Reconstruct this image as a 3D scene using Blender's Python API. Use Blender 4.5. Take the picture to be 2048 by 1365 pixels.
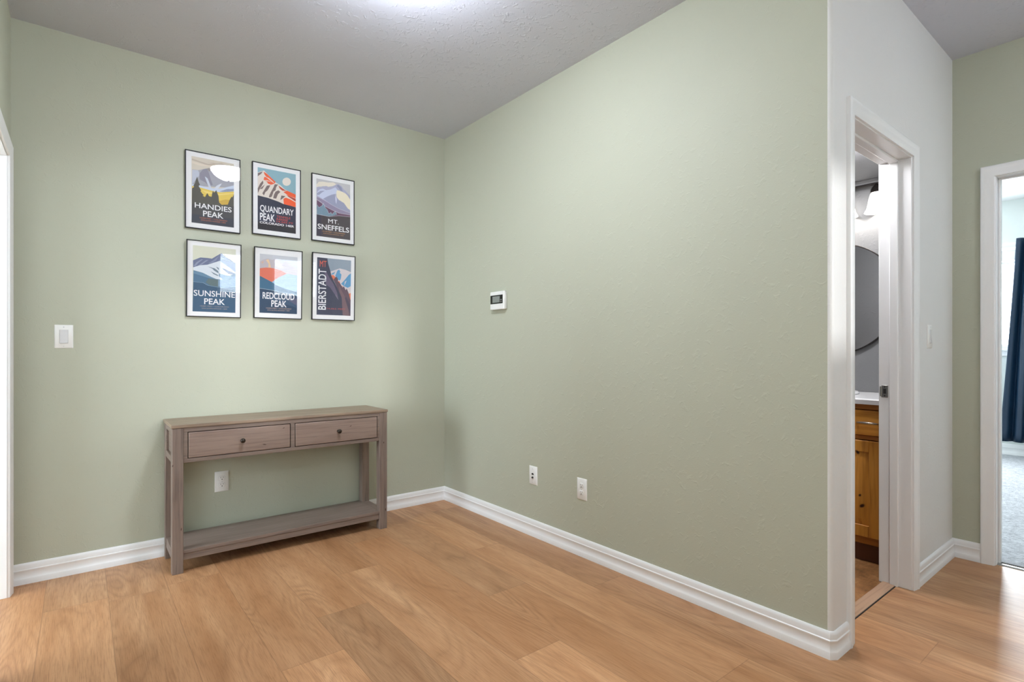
import bpy, bmesh, math, random
from mathutils import Vector, Matrix

for o in list(bpy.data.objects):
    bpy.data.objects.remove(o)
SC = bpy.context.scene
COL = SC.collection

# ------------------------------------------------------------------ camera, world, lights, exposure
cam_d = bpy.data.cameras.new('camera')
cam_d.sensor_width = 36.0
cam_d.lens = 1082.3 / 2048 * 36.0
cam_d.shift_y = (697.95 - 682.5) / 2048
cam_d.clip_start = 0.02
cam = bpy.data.objects.new('camera', cam_d)
cam.location = (-2.1652, -3.5403, 1.1448)
cam.rotation_euler = (math.radians(90), 0, -0.6728)
COL.objects.link(cam)
SC.camera = cam

SC.view_settings.view_transform = 'Standard'
SC.view_settings.look = 'None'
SC.view_settings.exposure = 0.16
SC.view_settings.gamma = 1.0
SC.view_settings.use_curve_mapping = False
try:
    SC.cycles.max_bounces = 10
    SC.cycles.diffuse_bounces = 5
    SC.cycles.glossy_bounces = 5
    SC.cycles.transparent_max_bounces = 12
    SC.cycles.sample_clamp_indirect = 6.0
    SC.cycles.use_denoising = True
except Exception:
    pass

world = bpy.data.worlds.new('daylight')
SC.world = world
world.use_nodes = True
wn = world.node_tree.nodes
wn['Background'].inputs[0].default_value = (0.80, 0.91, 1.0, 1)
wn['Background'].inputs[1].default_value = 9.0


def area(name, loc, rot, sx, sy, power, color):
    d = bpy.data.lights.new(name, 'AREA')
    d.shape = 'RECTANGLE'
    d.size, d.size_y = sx, sy
    d.energy = power
    d.color = color
    o = bpy.data.objects.new(name, d)
    o.location = loc
    o.rotation_euler = rot
    COL.objects.link(o)
    return o


R90 = math.radians(90)
# daylight through the bedroom window and unseen windows behind the camera and at left
area('daylight_bedroom_window', (5.74, -1.75, 1.72), (0, R90, 0), 1.15, 1.25, 230, (0.86, 0.94, 1.0))
area('daylight_living_windows', (2.02, -17.2, 3.75), (R90 - 0.155, 0, 0.168), 1.8, 0.6, 1900, (0.97, 0.98, 1.0))
area('daylight_left_room_window', (-5.35, -1.2, 1.45), (0, -R90, 0), 1.7, 2.0, 32, (0.78, 0.89, 1.0))


# ------------------------------------------------------------------ helpers
def lin(c):
    return tuple(((v / 255) / 12.92 if v / 255 <= 0.04045 else ((v / 255 + 0.055) / 1.055) ** 2.4) for v in c[:3])


def lin4(c):
    return lin(c) + (1.0,)


class NT:
    def __init__(self, name):
        self.m = bpy.data.materials.new(name)
        self.m.use_nodes = True
        self.t = self.m.node_tree
        self.b = self.t.nodes['Principled BSDF']
        self.out = self.t.nodes['Material Output']

    def n(self, typ, **kw):
        nd = self.t.nodes.new(typ)
        for k, v in kw.items():
            setattr(nd, k, v)
        return nd

    def l(self, a, b):
        self.t.links.new(a, b)

    def val(self, sock, v):
        if hasattr(v, 'links'):
            self.l(v, sock)
        else:
            sock.default_value = v

    def math(self, op, a, b=None, c=None, clamp=False):
        nd = self.n('ShaderNodeMath', operation=op)
        nd.use_clamp = clamp
        self.val(nd.inputs[0], a)
        if b is not None:
            self.val(nd.inputs[1], b)
        if c is not None:
            self.val(nd.inputs[2], c)
        return nd.outputs[0]

    def noise(self, vec, scale, detail=2.0, rough=0.5, dist=0.0):
        nd = self.n('ShaderNodeTexNoise')
        if vec is not None:
            self.l(vec, nd.inputs['Vector'])
        nd.inputs['Scale'].default_value = scale
        nd.inputs['Detail'].default_value = detail
        nd.inputs['Roughness'].default_value = rough
        nd.inputs['Distortion'].default_value = dist
        return nd.outputs['Fac']

    def obj(self):
        return self.n('ShaderNodeTexCoord').outputs['Object']

    def mapv(self, vec, scale=(1, 1, 1), loc=(0, 0, 0)):
        nd = self.n('ShaderNodeMapping')
        self.l(vec, nd.inputs['Vector'])
        nd.inputs['Scale'].default_value = scale
        nd.inputs['Location'].default_value = loc
        return nd.outputs[0]

    def ramp(self, fac, stops):
        nd = self.n('ShaderNodeValToRGB')
        els = nd.color_ramp.elements
        while len(els) < len(stops):
            els.new(0.5)
        for e, (p, c) in zip(els, stops):
            e.position = p
            e.color = c if len(c) == 4 else tuple(c) + (1,)
        self.l(fac, nd.inputs[0])
        return nd.outputs[0]

    def mix(self, fac, a, b, mode='MIX'):
        nd = self.n('ShaderNodeMix', data_type='RGBA', blend_type=mode)
        self.val(nd.inputs[0], fac)
        self.val(nd.inputs[6], a)
        self.val(nd.inputs[7], b)
        return nd.outputs[2]

    def bump(self, h, strength, dist=0.01):
        nd = self.n('ShaderNodeBump')
        nd.inputs['Strength'].default_value = strength
        nd.inputs['Distance'].default_value = dist
        self.l(h, nd.inputs['Height'])
        self.l(nd.outputs[0], self.b.inputs['Normal'])


def plain(name, rgb, rough=0.5, metal=0.0, mottle=0.06, scale=40, spec=0.5):
    k = NT(name)
    f = k.noise(k.obj(), scale, 3)
    c = lin(rgb)
    a = tuple(v * (1 - mottle) for v in c) + (1,)
    b = tuple(min(1, v * (1 + mottle)) for v in c) + (1,)
    k.l(k.mix(f, a, b), k.b.inputs['Base Color'])
    k.b.inputs['Roughness'].default_value = rough
    k.b.inputs['Metallic'].default_value = metal
    k.b.inputs['Specular IOR Level'].default_value = spec
    return k.m


def wall_paint(name, rgb, rough=0.5, bump=0.25, trowel=1.0):
    k = NT(name)
    o = k.obj()
    patch = k.noise(o, 1.6, 3, 0.55)
    c = lin(rgb)
    k.l(k.mix(patch, tuple(v * 0.965 for v in c) + (1,), tuple(v * 1.035 for v in c) + (1,)), k.b.inputs['Base Color'])
    k.b.inputs['Roughness'].default_value = rough
    k.b.inputs['Specular IOR Level'].default_value = 0.35
    peel = k.noise(o, 150, 2)
    lumps = k.noise(o, 30, 4, 0.62, 0.9)
    tr = k.math('SMOOTH_MAX', k.math('SUBTRACT', lumps, 0.56), 0.0, 0.02)
    h = k.math('ADD', k.math('MULTIPLY', peel, 0.10), k.math('MULTIPLY', tr, 2.1 * trowel))
    k.bump(h, bump, 0.01)
    return k.m


def glow(name, rgb, strength):
    k = NT(name)
    k.b.inputs['Base Color'].default_value = lin4(rgb)
    k.b.inputs['Emission Color'].default_value = lin4(rgb)
    k.b.inputs['Emission Strength'].default_value = strength
    k.b.inputs['Roughness'].default_value = 0.3
    return k.m


def pane_glass(name, refl=1.0):
    k = NT(name)
    fr = k.n('ShaderNodeFresnel')
    bf = k.n('ShaderNodeNewGeometry').outputs['Backfacing']
    k.l(k.math('ADD', 1.5, k.math('MULTIPLY', bf, 1 / 1.5 - 1.5)), fr.inputs['IOR'])   # same reflectance from both sides of the sheet
    tr = k.n('ShaderNodeBsdfTransparent')
    gl = k.n('ShaderNodeBsdfGlossy')
    gl.inputs['Roughness'].default_value = 0.004
    mx = k.n('ShaderNodeMixShader')
    k.l(k.math('MULTIPLY', fr.outputs[0], refl), mx.inputs[0])
    k.l(tr.outputs[0], mx.inputs[1])
    k.l(gl.outputs[0], mx.inputs[2])
    k.l(mx.outputs[0], k.out.inputs['Surface'])
    return k.m


def floor_material():
    k = NT('oak_plank_floor')
    uv = k.n('ShaderNodeUVMap', uv_map='plank_uv').outputs[0]
    at = k.n('ShaderNodeAttribute', attribute_name='plank')
    sep = k.n('ShaderNodeSeparateColor')
    k.l(at.outputs['Color'], sep.inputs[0])
    tone, seed, warm = sep.outputs[0], sep.outputs[1], sep.outputs[2]
    s2 = k.n('ShaderNodeSeparateXYZ')
    k.l(uv, s2.inputs[0])
    u, v = s2.outputs[0], s2.outputs[1]

    def vec(a, b, c):
        nd = k.n('ShaderNodeCombineXYZ')
        for i, (s, m) in enumerate((a, b, c)):
            k.l(k.math('MULTIPLY', s, m), nd.inputs[i])
        return nd.outputs[0]
    ring = k.noise(vec((u, 5.2), (v, 0.9), (seed, 61)), 1.0, 1.5, 0.45, 0.35)
    lines = k.math('PINGPONG', k.math('MULTIPLY', ring, 17.0), 0.5)
    lines = k.math('POWER', k.math('MULTIPLY', lines, 2.0, clamp=True), 0.55)
    amt = k.noise(vec((u, 7), (v, 1.4), (seed, 23)), 1.0, 2)
    amt = k.math('MULTIPLY', k.math('SUBTRACT', amt, 0.34, clamp=True), 2.6, clamp=True)
    fibre = k.noise(vec((u, 300), (v, 11), (seed, 90)), 1.0, 3, 0.65)
    broad = k.noise(vec((u, 12), (v, 1.1), (seed, 41)), 1.0, 2, 0.5)
    col = k.mix(k.math('MULTIPLY', k.math('SUBTRACT', broad, 0.22), 1.75, clamp=True), lin4(FLOOR_DARK), lin4(FLOOR_LIGHT))
    dark = k.math('MULTIPLY', k.math('SUBTRACT', 1.0, lines), k.math('MULTIPLY', amt, 0.62))
    col = k.mix(dark, col, lin4((120, 78, 46)))
    col = k.mix(k.math('MULTIPLY', k.math('SUBTRACT', fibre, 0.46, clamp=True), 1.9, clamp=True), col, lin4((124, 82, 48)))
    col = k.mix(k.math('MULTIPLY', warm, 0.30), col, lin4((176, 112, 62)))
    k2 = k.n('ShaderNodeVectorMath', operation='SCALE')
    k.l(col, k2.inputs[0])
    k.l(k.math('ADD', 0.70, k.math('MULTIPLY', tone, 0.58)), k2.inputs['Scale'])
    # bevel groove where two boards meet
    eu = k.math('MINIMUM', k.math('MINIMUM', u, k.math('SUBTRACT', 0.2286, u)), k.math('MINIMUM', v, k.math('SUBTRACT', 1.524, v)))
    groove = k.math('SUBTRACT', 1.0, k.math('DIVIDE', eu, 0.0020), clamp=True)
    fin = k.mix(k.math('MULTIPLY', groove, 0.5), k2.outputs[0], lin4((100, 66, 40)))
    k.l(fin, k.b.inputs['Base Color'])
    r = k.math('ADD', 0.33, k.math('MULTIPLY', fibre, 0.16))
    k.l(r, k.b.inputs['Roughness'])
    k.b.inputs['Specular IOR Level'].default_value = 0.36
    h = k.math('SUBTRACT', k.math('MULTIPLY', fibre, 0.3), k.math('MULTIPLY', groove, 0.8))
    k.bump(h, 0.16, 0.002)
    return k.m


def wood(name, base, light, dark, axis, rough=0.5, grain=90, knots=(), contrast=1.0, bump=0.15, wear=None):
    """long-grained wood; axis = the direction in which the grain runs"""
    k = NT(name)
    o = k.obj()
    sc = [1.0, 1.0, 1.0]
    sc[axis] = 0.045
    g = k.noise(k.mapv(o, tuple(s * grain for s in sc)), 1.0, 4, 0.6, 0.3)
    sc2 = [1.0, 1.0, 1.0]
    sc2[axis] = 0.13
    b = k.noise(k.mapv(o, tuple(s * 11 for s in sc2)), 1.0, 3, 0.6, 0.6)
    col = k.mix(k.math('MULTIPLY', k.math('SUBTRACT', b, 0.32), 2.4 * contrast, clamp=True), lin4(base), lin4(light))
    col = k.mix(k.math('MULTIPLY', k.math('SUBTRACT', g, 0.46, clamp=True), 2.6 * contrast, clamp=True), col, lin4(dark))
    if wear:
        w = k.noise(k.mapv(o, tuple(s * 26 for s in sc2)), 1.0, 2, 0.7, 1.2)
        col = k.mix(k.math('MULTIPLY', k.math('SUBTRACT', w, 0.70, clamp=True), 5.0, clamp=True), col, lin4(wear))
    for (px, py, pz, sx_, sy_, sz_, tilt) in knots:
        nd = k.n('ShaderNodeVectorMath', operation='SUBTRACT')
        k.l(o, nd.inputs[0])
        nd.inputs[1].default_value = (px, py, pz)
        m = k.n('ShaderNodeMapping')
        m.vector_type = 'TEXTURE'
        m.inputs['Rotation'].default_value = (tilt, 0, 0) if sx_ >= 0.05 else (0, tilt, 0)
        m.inputs['Scale'].default_value = (sx_, sy_, sz_)
        k.l(nd.outputs[0], m.inputs['Vector'])
        ln = k.n('ShaderNodeVectorMath', operation='LENGTH')
        k.l(m.outputs[0], ln.inputs[0])
        f = k.math('SUBTRACT', 1.25, ln.outputs['Value'], clamp=True)
        col = k.mix(k.math('MULTIPLY', f, 1.5, clamp=True), col, lin4((58, 26, 10)))
    k.l(col, k.b.inputs['Base Color'])
    k.b.inputs['Roughness'].default_value = rough
    k.bump(g, bump, 0.003)
    return k.m


# ------------------------------------------------------------------ mesh building
class MB:
    def __init__(self):
        self.bm = bmesh.new()
        self.mi = 0

    def box(self, a, b, mi=None):
        x0, y0, z0 = (min(p, q) for p, q in zip(a, b))
        x1, y1, z1 = (max(p, q) for p, q in zip(a, b))
        v = [self.bm.verts.new(p) for p in ((x0, y0, z0), (x1, y0, z0), (x1, y1, z0), (x0, y1, z0),
                                            (x0, y0, z1), (x1, y0, z1), (x1, y1, z1), (x0, y1, z1))]
        for q in ((3, 2, 1, 0), (4, 5, 6, 7), (0, 1, 5, 4), (1, 2, 6, 5), (2, 3, 7, 6), (3, 0, 4, 7)):
            f = self.bm.faces.new([v[i] for i in q])
            f.material_index = self.mi if mi is None else mi
        return v

    def poly(self, pts, mi=None):
        f = self.bm.faces.new([self.bm.verts.new(p) for p in pts])
        f.material_index = self.mi if mi is None else mi
        return f

    def rings(self, rings, close=True, cap=True, mi=None):
        rv = [[self.bm.verts.new(p) for p in r] for r in rings]
        n = len(rv[0])
        for a, b in zip(rv[:-1], rv[1:]):
            for i in range(n if close else n - 1):
                j = (i + 1) % n
                f = self.bm.faces.new((a[i], a[j], b[j], b[i]))
                f.material_index = self.mi if mi is None else mi
                f.smooth = True
        if cap and close:
            for r, fl in ((rv[0], True), (rv[-1], False)):
                f = self.bm.faces.new(list(reversed(r)) if fl else r)
                f.material_index = self.mi if mi is None else mi

    def lathe(self, prof, c, axis=2, seg=32, cap=True, sx=1.0, sy=1.0):
        rs = []
        for r, h in prof:
            ring = []
            for i in range(seg):
                t = 2 * math.pi * i / seg
                a, b = math.cos(t) * r * sx, math.sin(t) * r * sy
                p = (a, b, h) if axis == 2 else (h, a, b) if axis == 0 else (b, h, a)
                ring.append((c[0] + p[0], c[1] + p[1], c[2] + p[2]))
            rs.append(ring)
        self.rings(rs, cap=cap)

    def tube(self, pts, r, seg=12):
        rs = []
        for i, p in enumerate(pts):
            p = Vector(p)
            d = (Vector(pts[min(i + 1, len(pts) - 1)]) - Vector(pts[max(i - 1, 0)])).normalized()
            up = Vector((0, 0, 1)) if abs(d.z) < 0.9 else Vector((1, 0, 0))
            s = d.cross(up).normalized()
            t = s.cross(d)
            rr = r[i] if isinstance(r, (list, tuple)) else r
            rs.append([tuple(p + (s * math.cos(a) + t * math.sin(a)) * rr)
                       for a in (2 * math.pi * j / seg for j in range(seg))])
        self.rings(rs)

    def build(self, name, mats, parent=None, bevel=0.0, seg=2, smooth=False, loc=None, fixn=True):
        if fixn:
            bmesh.ops.recalc_face_normals(self.bm, faces=self.bm.faces)
        me = bpy.data.meshes.new(name)
        if loc is not None:
            bmesh.ops.translate(self.bm, verts=self.bm.verts, vec=-Vector(loc))
        self.bm.to_mesh(me)
        self.bm.free()
        for m in (mats if isinstance(mats, (list, tuple)) else [mats]):
            me.materials.append(m)
        o = bpy.data.objects.new(name, me)
        COL.objects.link(o)
        if loc is not None:
            o.location = loc
        if parent is not None:
            o.parent = parent
        if smooth:
            for p in me.polygons:
                p.use_smooth = True
        me.set_sharp_from_angle(angle=math.radians(38))
        if bevel:
            md = o.modifiers.new('edge', 'BEVEL')
            md.width = bevel
            md.segments = seg
            md.limit_method = 'ANGLE'
            md.angle_limit = math.radians(40)
        return o


def struct(o, label=None):
    o['kind'] = 'structure'
    return o


def tag(o, label, cat, group=None):
    o['label'] = label
    o['category'] = cat
    if group:
        o['group'] = group
    return o


def empty(name, loc=(0, 0, 0), rot=(0, 0, 0)):
    o = bpy.data.objects.new(name, None)
    o.location = loc
    o.rotation_euler = rot
    o.empty_display_size = 0.1
    COL.objects.link(o)
    return o


def copy_tree(o, parent=None):
    c = o.copy()
    COL.objects.link(c)
    if parent is not None:
        c.parent = parent
    for ch in list(o.children):
        copy_tree(ch, c)
    return c


def sweep(name, path, profile, mats, side=1, seg_range=None, parent=None):
    """profile (out, z) swept along a plan path with mitred corners; side=+1 pushes out to the left of travel"""
    pts = [Vector(p) for p in path]
    dirs = [(pts[i + 1] - pts[i]).normalized() for i in range(len(pts) - 1)]
    nor = [Vector((-d.y, d.x)) * side for d in dirs]
    mb = MB()
    rings = []
    for i, p in enumerate(pts):
        if i == 0:
            m = nor[0]
        elif i == len(pts) - 1:
            m = nor[-1]
        else:
            m = (nor[i - 1] + nor[i])
            m = m / (m.dot(nor[i]))
        rings.append([(p.x + m.x * w, p.y + m.y * w, z) for w, z in profile])
    a, b = seg_range or (0, len(pts) - 1)
    rings = rings[a:b + 1]
    mb.rings(rings)
    for f in mb.bm.faces:
        f.smooth = False
    return mb.build(name, mats, parent)


def casing(name, to3d, a0, a1, ztop, mats, parent):
    """door casing round an opening a0..a1 wide and ztop high, profile thin inside and thick outside"""
    prof = [(0, 0), (0, .0085), (.003, .0105), (.012, .0105), (.016, .0125), (.028, .0135), (.036, .0145),
            (.042, .0172), (.051, .0176), (.055, .016), (.057, .013), (.057, 0)]
    rings = []
    for (a, z, da, dz) in ((a0, 0.0, -1, 0), (a0, ztop, -1, 1), (a1, ztop, 1, 1), (a1, 0.0, 1, 0)):
        rings.append([to3d(a + da * w, z + dz * w, t) for w, t in prof])
    mb = MB()
    mb.rings(rings)
    for f in mb.bm.faces:
        f.smooth = False
    return mb.build(name, mats, parent)


BB = [(0, 0), (.0145, 0), (.0145, .025), (.0130, .0285), (.0108, .033), (.0092, .040), (.0088, .048), (.0096, .056),
      (.0114, .0625), (.0128, .066), (.0128, .069), (.0100, .072), (.0096, .088), (.0075, .096), (.004, .100), (0, .100)]

# ------------------------------------------------------------------ materials
FLOOR_LIGHT = (207, 162, 121)
FLOOR_DARK = (172, 123, 83)
M = {}
M['green'] = wall_paint('sage_green_paint', (183, 185, 167), 0.6, 0.26)
M['white_wall'] = wall_paint('white_wall_paint', (226, 225, 223), 0.45, 0.22)
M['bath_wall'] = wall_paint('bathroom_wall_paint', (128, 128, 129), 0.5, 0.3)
M['pale_wall'] = wall_paint('bedroom_wall_paint', (216, 221, 218), 0.5, 0.15)
M['ceiling'] = wall_paint('knockdown_ceiling_paint', (207, 209, 220), 0.6, 0.4, 1.6)
M['bright_ceiling'] = wall_paint('bedroom_ceiling_paint', (236, 236, 236), 0.6, 0.2)
M['trim'] = plain('white_trim_paint', (240, 240, 240), 0.32, mottle=0.015, scale=8)
M['plate'] = plain('white_plastic', (236, 235, 232), 0.35, mottle=0.01)
M['plate_grey'] = plain('pale_grey_plastic', (214, 213, 214), 0.4, mottle=0.01)
M['slot'] = plain('dark_slot', (46, 44, 42), 0.6)
M['seam'] = plain('plastic_seam', (200, 199, 197), 0.5)
M['floor'] = floor_material()
TB, TL, TD, TW = (122, 105, 95), (142, 125, 114), (84, 72, 66), (170, 160, 152)
M['table_x'] = wood('weathered_wood_along', TB, TL, TD, 0, 0.5, 80, wear=TW, contrast=0.85)
M['table_z'] = wood('weathered_wood_upright', TB, TL, TD, 2, 0.5, 80, wear=TW, knots=[(-.582, 0, .553, .0022, .04, .006, 0.2), (-.545, 0, .226, .002, .04, .008, 0.1), (.562, 0, .548, .003, .04, .006, .1), (.574, 0, .12, .003, .04, .009, 0)])
M['table_y'] = wood('weathered_wood_across', TB, TL, TD, 1, 0.5, 80, wear=TW)
M['table_top'] = wood('weathered_wood_top', (138, 117, 98), (158, 137, 115), (98, 82, 69), 0, 0.42, 80, wear=TW)
M['table_drawer'] = wood('weathered_wood_drawer', (136, 115, 104), (154, 134, 122), (98, 80, 72), 0, 0.48, 80, wear=(128, 88, 74), contrast=0.8,
                         knots=[(-.148, 0, .614, .010, .04, .0022, .25), (-.046, 0, .696, .006, .04, .0018, -.35), (.345, 0, .672, .007, .04, .0018, -.3)])
M['knob'] = plain('dark_bronze', (62, 56, 50), 0.32, 0.8)
M['black_frame'] = plain('black_frame', (22, 23, 26), 0.5, spec=0.3)
M['gap'] = plain('dark_gap', (30, 25, 22), 0.8)
M['glass'] = pane_glass('poster_glazing')
M['window_glass'] = pane_glass('window_glass')
M['metal'] = plain('satin_steel', (170, 168, 164), 0.28, 1.0)
M['dark_metal'] = plain('dark_bronze_metal', (44, 40, 38), 0.4, 0.6)
M['lamp_bowl'] = glow('lit_glass_bowl', (236, 243, 255), 168)
M['fill_bowl_hall'] = glow('lit_fill_bowl_hall', (236, 243, 255), 128)
M['fill_bowl_passage'] = glow('lit_fill_bowl_passage', (236, 243, 255), 36)
M['shade'] = glow('lit_frosted_glass', (255, 252, 247), 2.6)
M['pine_z'] = wood('honey_pine_upright', (204, 134, 46), (220, 156, 66), (168, 98, 28), 2, 0.35, 70,
                   knots=[(-.01, .132, 0.30, .05, .009, .014, 0.9), (-.01, .142, 0.355, .05, .006, .008, 0.5), (-.01, .155, 0.585, .05, .008, .012, -0.5)])
M['pine_y'] = wood('honey_pine_across', (206, 136, 48), (222, 158, 68), (168, 98, 28), 1, 0.35, 70)
M['pine_dark'] = wood('honey_pine_frame', (176, 108, 36), (192, 126, 46), (140, 78, 22), 1, 0.4, 70)
M['toe'] = plain('toe_kick_brown', (96, 52, 26), 0.6)
M['counter'] = plain('white_cultured_marble', (236, 236, 236), 0.15, mottle=0.02, scale=6)
M['porcelain'] = plain('white_porcelain', (240, 240, 241), 0.1, mottle=0.01)
M['handle'] = plain('brushed_nickel_handle', (206, 196, 180), 0.25, 0.9)
k = NT('mirror_silver')
k.b.inputs['Base Color'].default_value = (0.86, 0.87, 0.87, 1)
k.b.inputs['Metallic'].default_value = 1
k.b.inputs['Roughness'].default_value = 0.01
M['mirror'] = k.m
k = NT('brown_vinyl_tile')
o_ = k.obj()
f_ = k.noise(o_, 9, 5, 0.65, 0.7)
f2 = k.noise(k.mapv(o_, (30, 90, 30)), 1.0, 3, 0.6)
c_ = k.ramp(k.math('ADD', k.math('MULTIPLY', f_, 0.7), k.math('MULTIPLY', f2, 0.3)),
            [(0.3, lin((92, 58, 34))), (0.52, lin((158, 112, 70))), (0.72, lin((196, 152, 104)))])
k.l(c_, k.b.inputs['Base Color'])
k.b.inputs['Roughness'].default_value = 0.4
M['vinyl'] = k.m
M['threshold'] = wood('threshold_wood', (186, 150, 122), (200, 166, 138), (150, 116, 90), 0, 0.4, 70)
k = NT('grey_carpet')
o_ = k.obj()
f_ = k.noise(o_, 46, 4, 0.7)
f2 = k.noise(k.mapv(o_, (60, 22, 30)), 1.0, 3, 0.7, 0.5)
k.l(k.ramp(k.math('MULTIPLY', k.math('ADD', f_, f2), 0.5), [(0.34, lin((150, 151, 156))), (0.5, lin((198, 199, 203))), (0.66, lin((226, 227, 230)))]),
    k.b.inputs['Base Color'])
k.b.inputs['Roughness'].default_value = 0.95
k.b.inputs['Specular IOR Level'].default_value = 0.1
k.bump(k.math('ADD', f_, k.noise(o_, 240, 2)), 0.9, 0.012)
M['carpet'] = k.m
M['carpet_edge'] = plain('carpet_edge', (74, 68, 64), 0.95, mottle=0.5, scale=160)
k = NT('blue_satin_curtain')
f_ = k.noise(k.mapv(k.obj(), (300, 300, 8)), 1.0, 2)
k.l(k.mix(f_, lin4((1, 31, 54)), lin4((3, 41, 68))), k.b.inputs['Base Color'])
k.b.inputs['Roughness'].default_value = 0.5
M['curtain'] = k.m
M['vinyl_white'] = plain('white_vinyl', (238, 240, 242), 0.35, mottle=0.01)
k = NT('lcd_screen')
f_ = k.noise(k.obj(), 260, 2)
k.l(k.mix(f_, lin4((112, 118, 114)), lin4((152, 156, 152))), k.b.inputs['Base Color'])
k.b.inputs['Roughness'].default_value = 0.2
M['lcd'] = k.m
M['bezel'] = plain('black_bezel', (26, 27, 27), 0.25)
M['paper'] = plain('white_poster_paper', (238, 237, 238), 0.6, mottle=0.008)

# ------------------------------------------------------------------ the setting
H = 2.74
XF, YC, XD = -2.429, -2.717, 1.6056
YCB, XDB = -2.582, 1.727       # far faces of the bathroom wall and of the bedroom wall
YBK = -5.2                     # wall behind the camera
XFB = XF - 0.12


def planks():
    rnd = random.Random(11)
    W, L = 0.2286, 1.524
    bm = bmesh.new()
    uvl = bm.loops.layers.uv.new('plank_uv')
    cl = bm.loops.layers.float_color.new('plank')
    fixed = {0: (-0.45, None), }
    # known end joints, one row after the next (row r lies between -1.838 + r*W and -1.838 + (r+1)*W)
    joints = {-1: -0.49, 0: -0.454, 1: -1.53, 2: -1.228, 3: -0.853, 4: -1.995, 5: -1.515, 6: -1.0, 7: -1.75}
    tones = {(2, 0): (0.22, 0.1), (2, 1): (0.58, 0.1), (1, 0): (0.84, 0.1), (1, 1): (0.5, 0.35), (0, 0): (0.52, 0.35), (4, 0): (0.95, 0.0),
             (4, 1): (0.5, 0.75), (3, 0): (0.62, 0.1), (3, 1): (0.42, 0.3), (5, 0): (0.55, 0.5), (5, 1): (0.4, 0.2), (-1, 0): (0.45, 0.3)}
    r0 = int(math.floor((XF - 0.14 + 1.838) / W))
    r1 = int(math.ceil((XD + 1.838) / W))
    for r in range(r0 - 1, r1 + 1):
        x0 = -1.838 + r * W
        x1 = x0 + W
        j = joints.get(r, -rnd.uniform(0, L))
        n = int((j - YBK) / L) + 1
        y = j - n * L
        k = -n
        while y < 0.0:
            ya, yb = y, y + L
            key = (r, k + 1 if k < 0 else k + 1)
            t, w = tones.get((r, k + 1), (rnd.uniform(0.3, 0.75), rnd.uniform(0, 0.5)))
            s = rnd.random()
            cx0, cx1 = max(x0, XF - 0.13), min(x1, XD + 0.03)
            cy0, cy1 = max(ya, YBK), min(yb, 0.0)
            # floor stops at the bathroom threshold
            parts = []
            if cx0 < cx1 and cy0 < cy1:
                if cx1 > 0.0 and cy1 > -2.655:
                    if cx0 < 0.0:
                        parts.append((cx0, 0.0, cy0, cy1))
                        if cy0 < -2.655:
                            parts.append((0.0, cx1, cy0, -2.655))
                    elif cy0 < -2.655:
                        parts.append((cx0, cx1, cy0, -2.655))
                else:
                    parts.append((cx0, cx1, cy0, cy1))
            for (a, b, c, d) in parts:
                vs = [bm.verts.new((p[0], p[1], 0.0)) for p in ((a, c), (b, c), (b, d), (a, d))]
                f = bm.faces.new(vs)
                for lp, p in zip(f.loops, ((a, c), (b, c), (b, d), (a, d))):
                    lp[uvl].uv = (p[0] - x0, p[1] - ya)
                    lp[cl] = (t, s, w, 1.0)
            y += L
            k += 1
    # give the boards their thickness
    ret = bmesh.ops.extrude_face_region(bm, geom=list(bm.faces))
    vs = [g for g in ret['geom'] if isinstance(g, bmesh.types.BMVert)]
    bmesh.ops.translate(bm, verts=vs, vec=(0, 0, -0.008))
    bmesh.ops.recalc_face_normals(bm, faces=bm.faces)
    me = bpy.data.meshes.new('floor')
    bm.to_mesh(me)
    bm.free()
    me.materials.append(M['floor'])
    o = bpy.data.objects.new('floor', me)
    COL.objects.link(o)
    return struct(o)


planks()


def wall(name, boxes, mats, pick):
    """wall made of boxes; pick(normal) tells which material a face takes"""
    mb = MB()
    for a, b in boxes:
        mb.box(a, b)
    bmesh.ops.recalc_face_normals(mb.bm, faces=mb.bm.faces)
    for f in mb.bm.faces:
        f.material_index = pick(f.normal)
    return struct(mb.build(name, mats))


# green wall with the posters
wall('wall_back', [((XF - 0.12, 0, 0), (0.0, 0.12, H))], [M['green']], lambda n: 0)
# long green wall; its outer corner is rounded and painted white with the bathroom wall
rb = 0.017
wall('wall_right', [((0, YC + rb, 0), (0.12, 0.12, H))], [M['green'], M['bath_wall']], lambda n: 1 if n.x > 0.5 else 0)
# white wall with the bathroom door
OA0, OA1, OTOP = 0.190, 0.906, 2.050
mb = MB()
arc = [(rb - rb * math.cos(t), YC + rb - rb * math.sin(t)) for t in (math.pi / 2 * i / 12 for i in range(13))]
pl = arc + [(OA0 - 0.018, YC), (OA0 - 0.018, YCB), (0.0005, YCB)]
lo = [mb.bm.verts.new((x, y, 0)) for x, y in pl]
hi = [mb.bm.verts.new((x, y, H)) for x, y in pl]
for i in range(len(pl)):
    j = (i + 1) % len(pl)
    f = mb.bm.faces.new((lo[i], lo[j], hi[j], hi[i]))
    f.smooth = i < 12
mb.bm.faces.new(hi)
mb.bm.faces.new(list(reversed(lo)))
mb.box((OA0 - 0.018, YC, OTOP + 0.018), (OA1 + 0.018, YCB, H))
mb.box((OA1 + 0.018, YC, 0), (XD, YCB, H))
bmesh.ops.recalc_face_normals(mb.bm, faces=mb.bm.faces)
for f in mb.bm.faces:
    f.material_index = 1 if f.normal.y > 0.5 else 0
struct(mb.build('wall_bathroom', [M['white_wall'], M['bath_wall']]))
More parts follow.
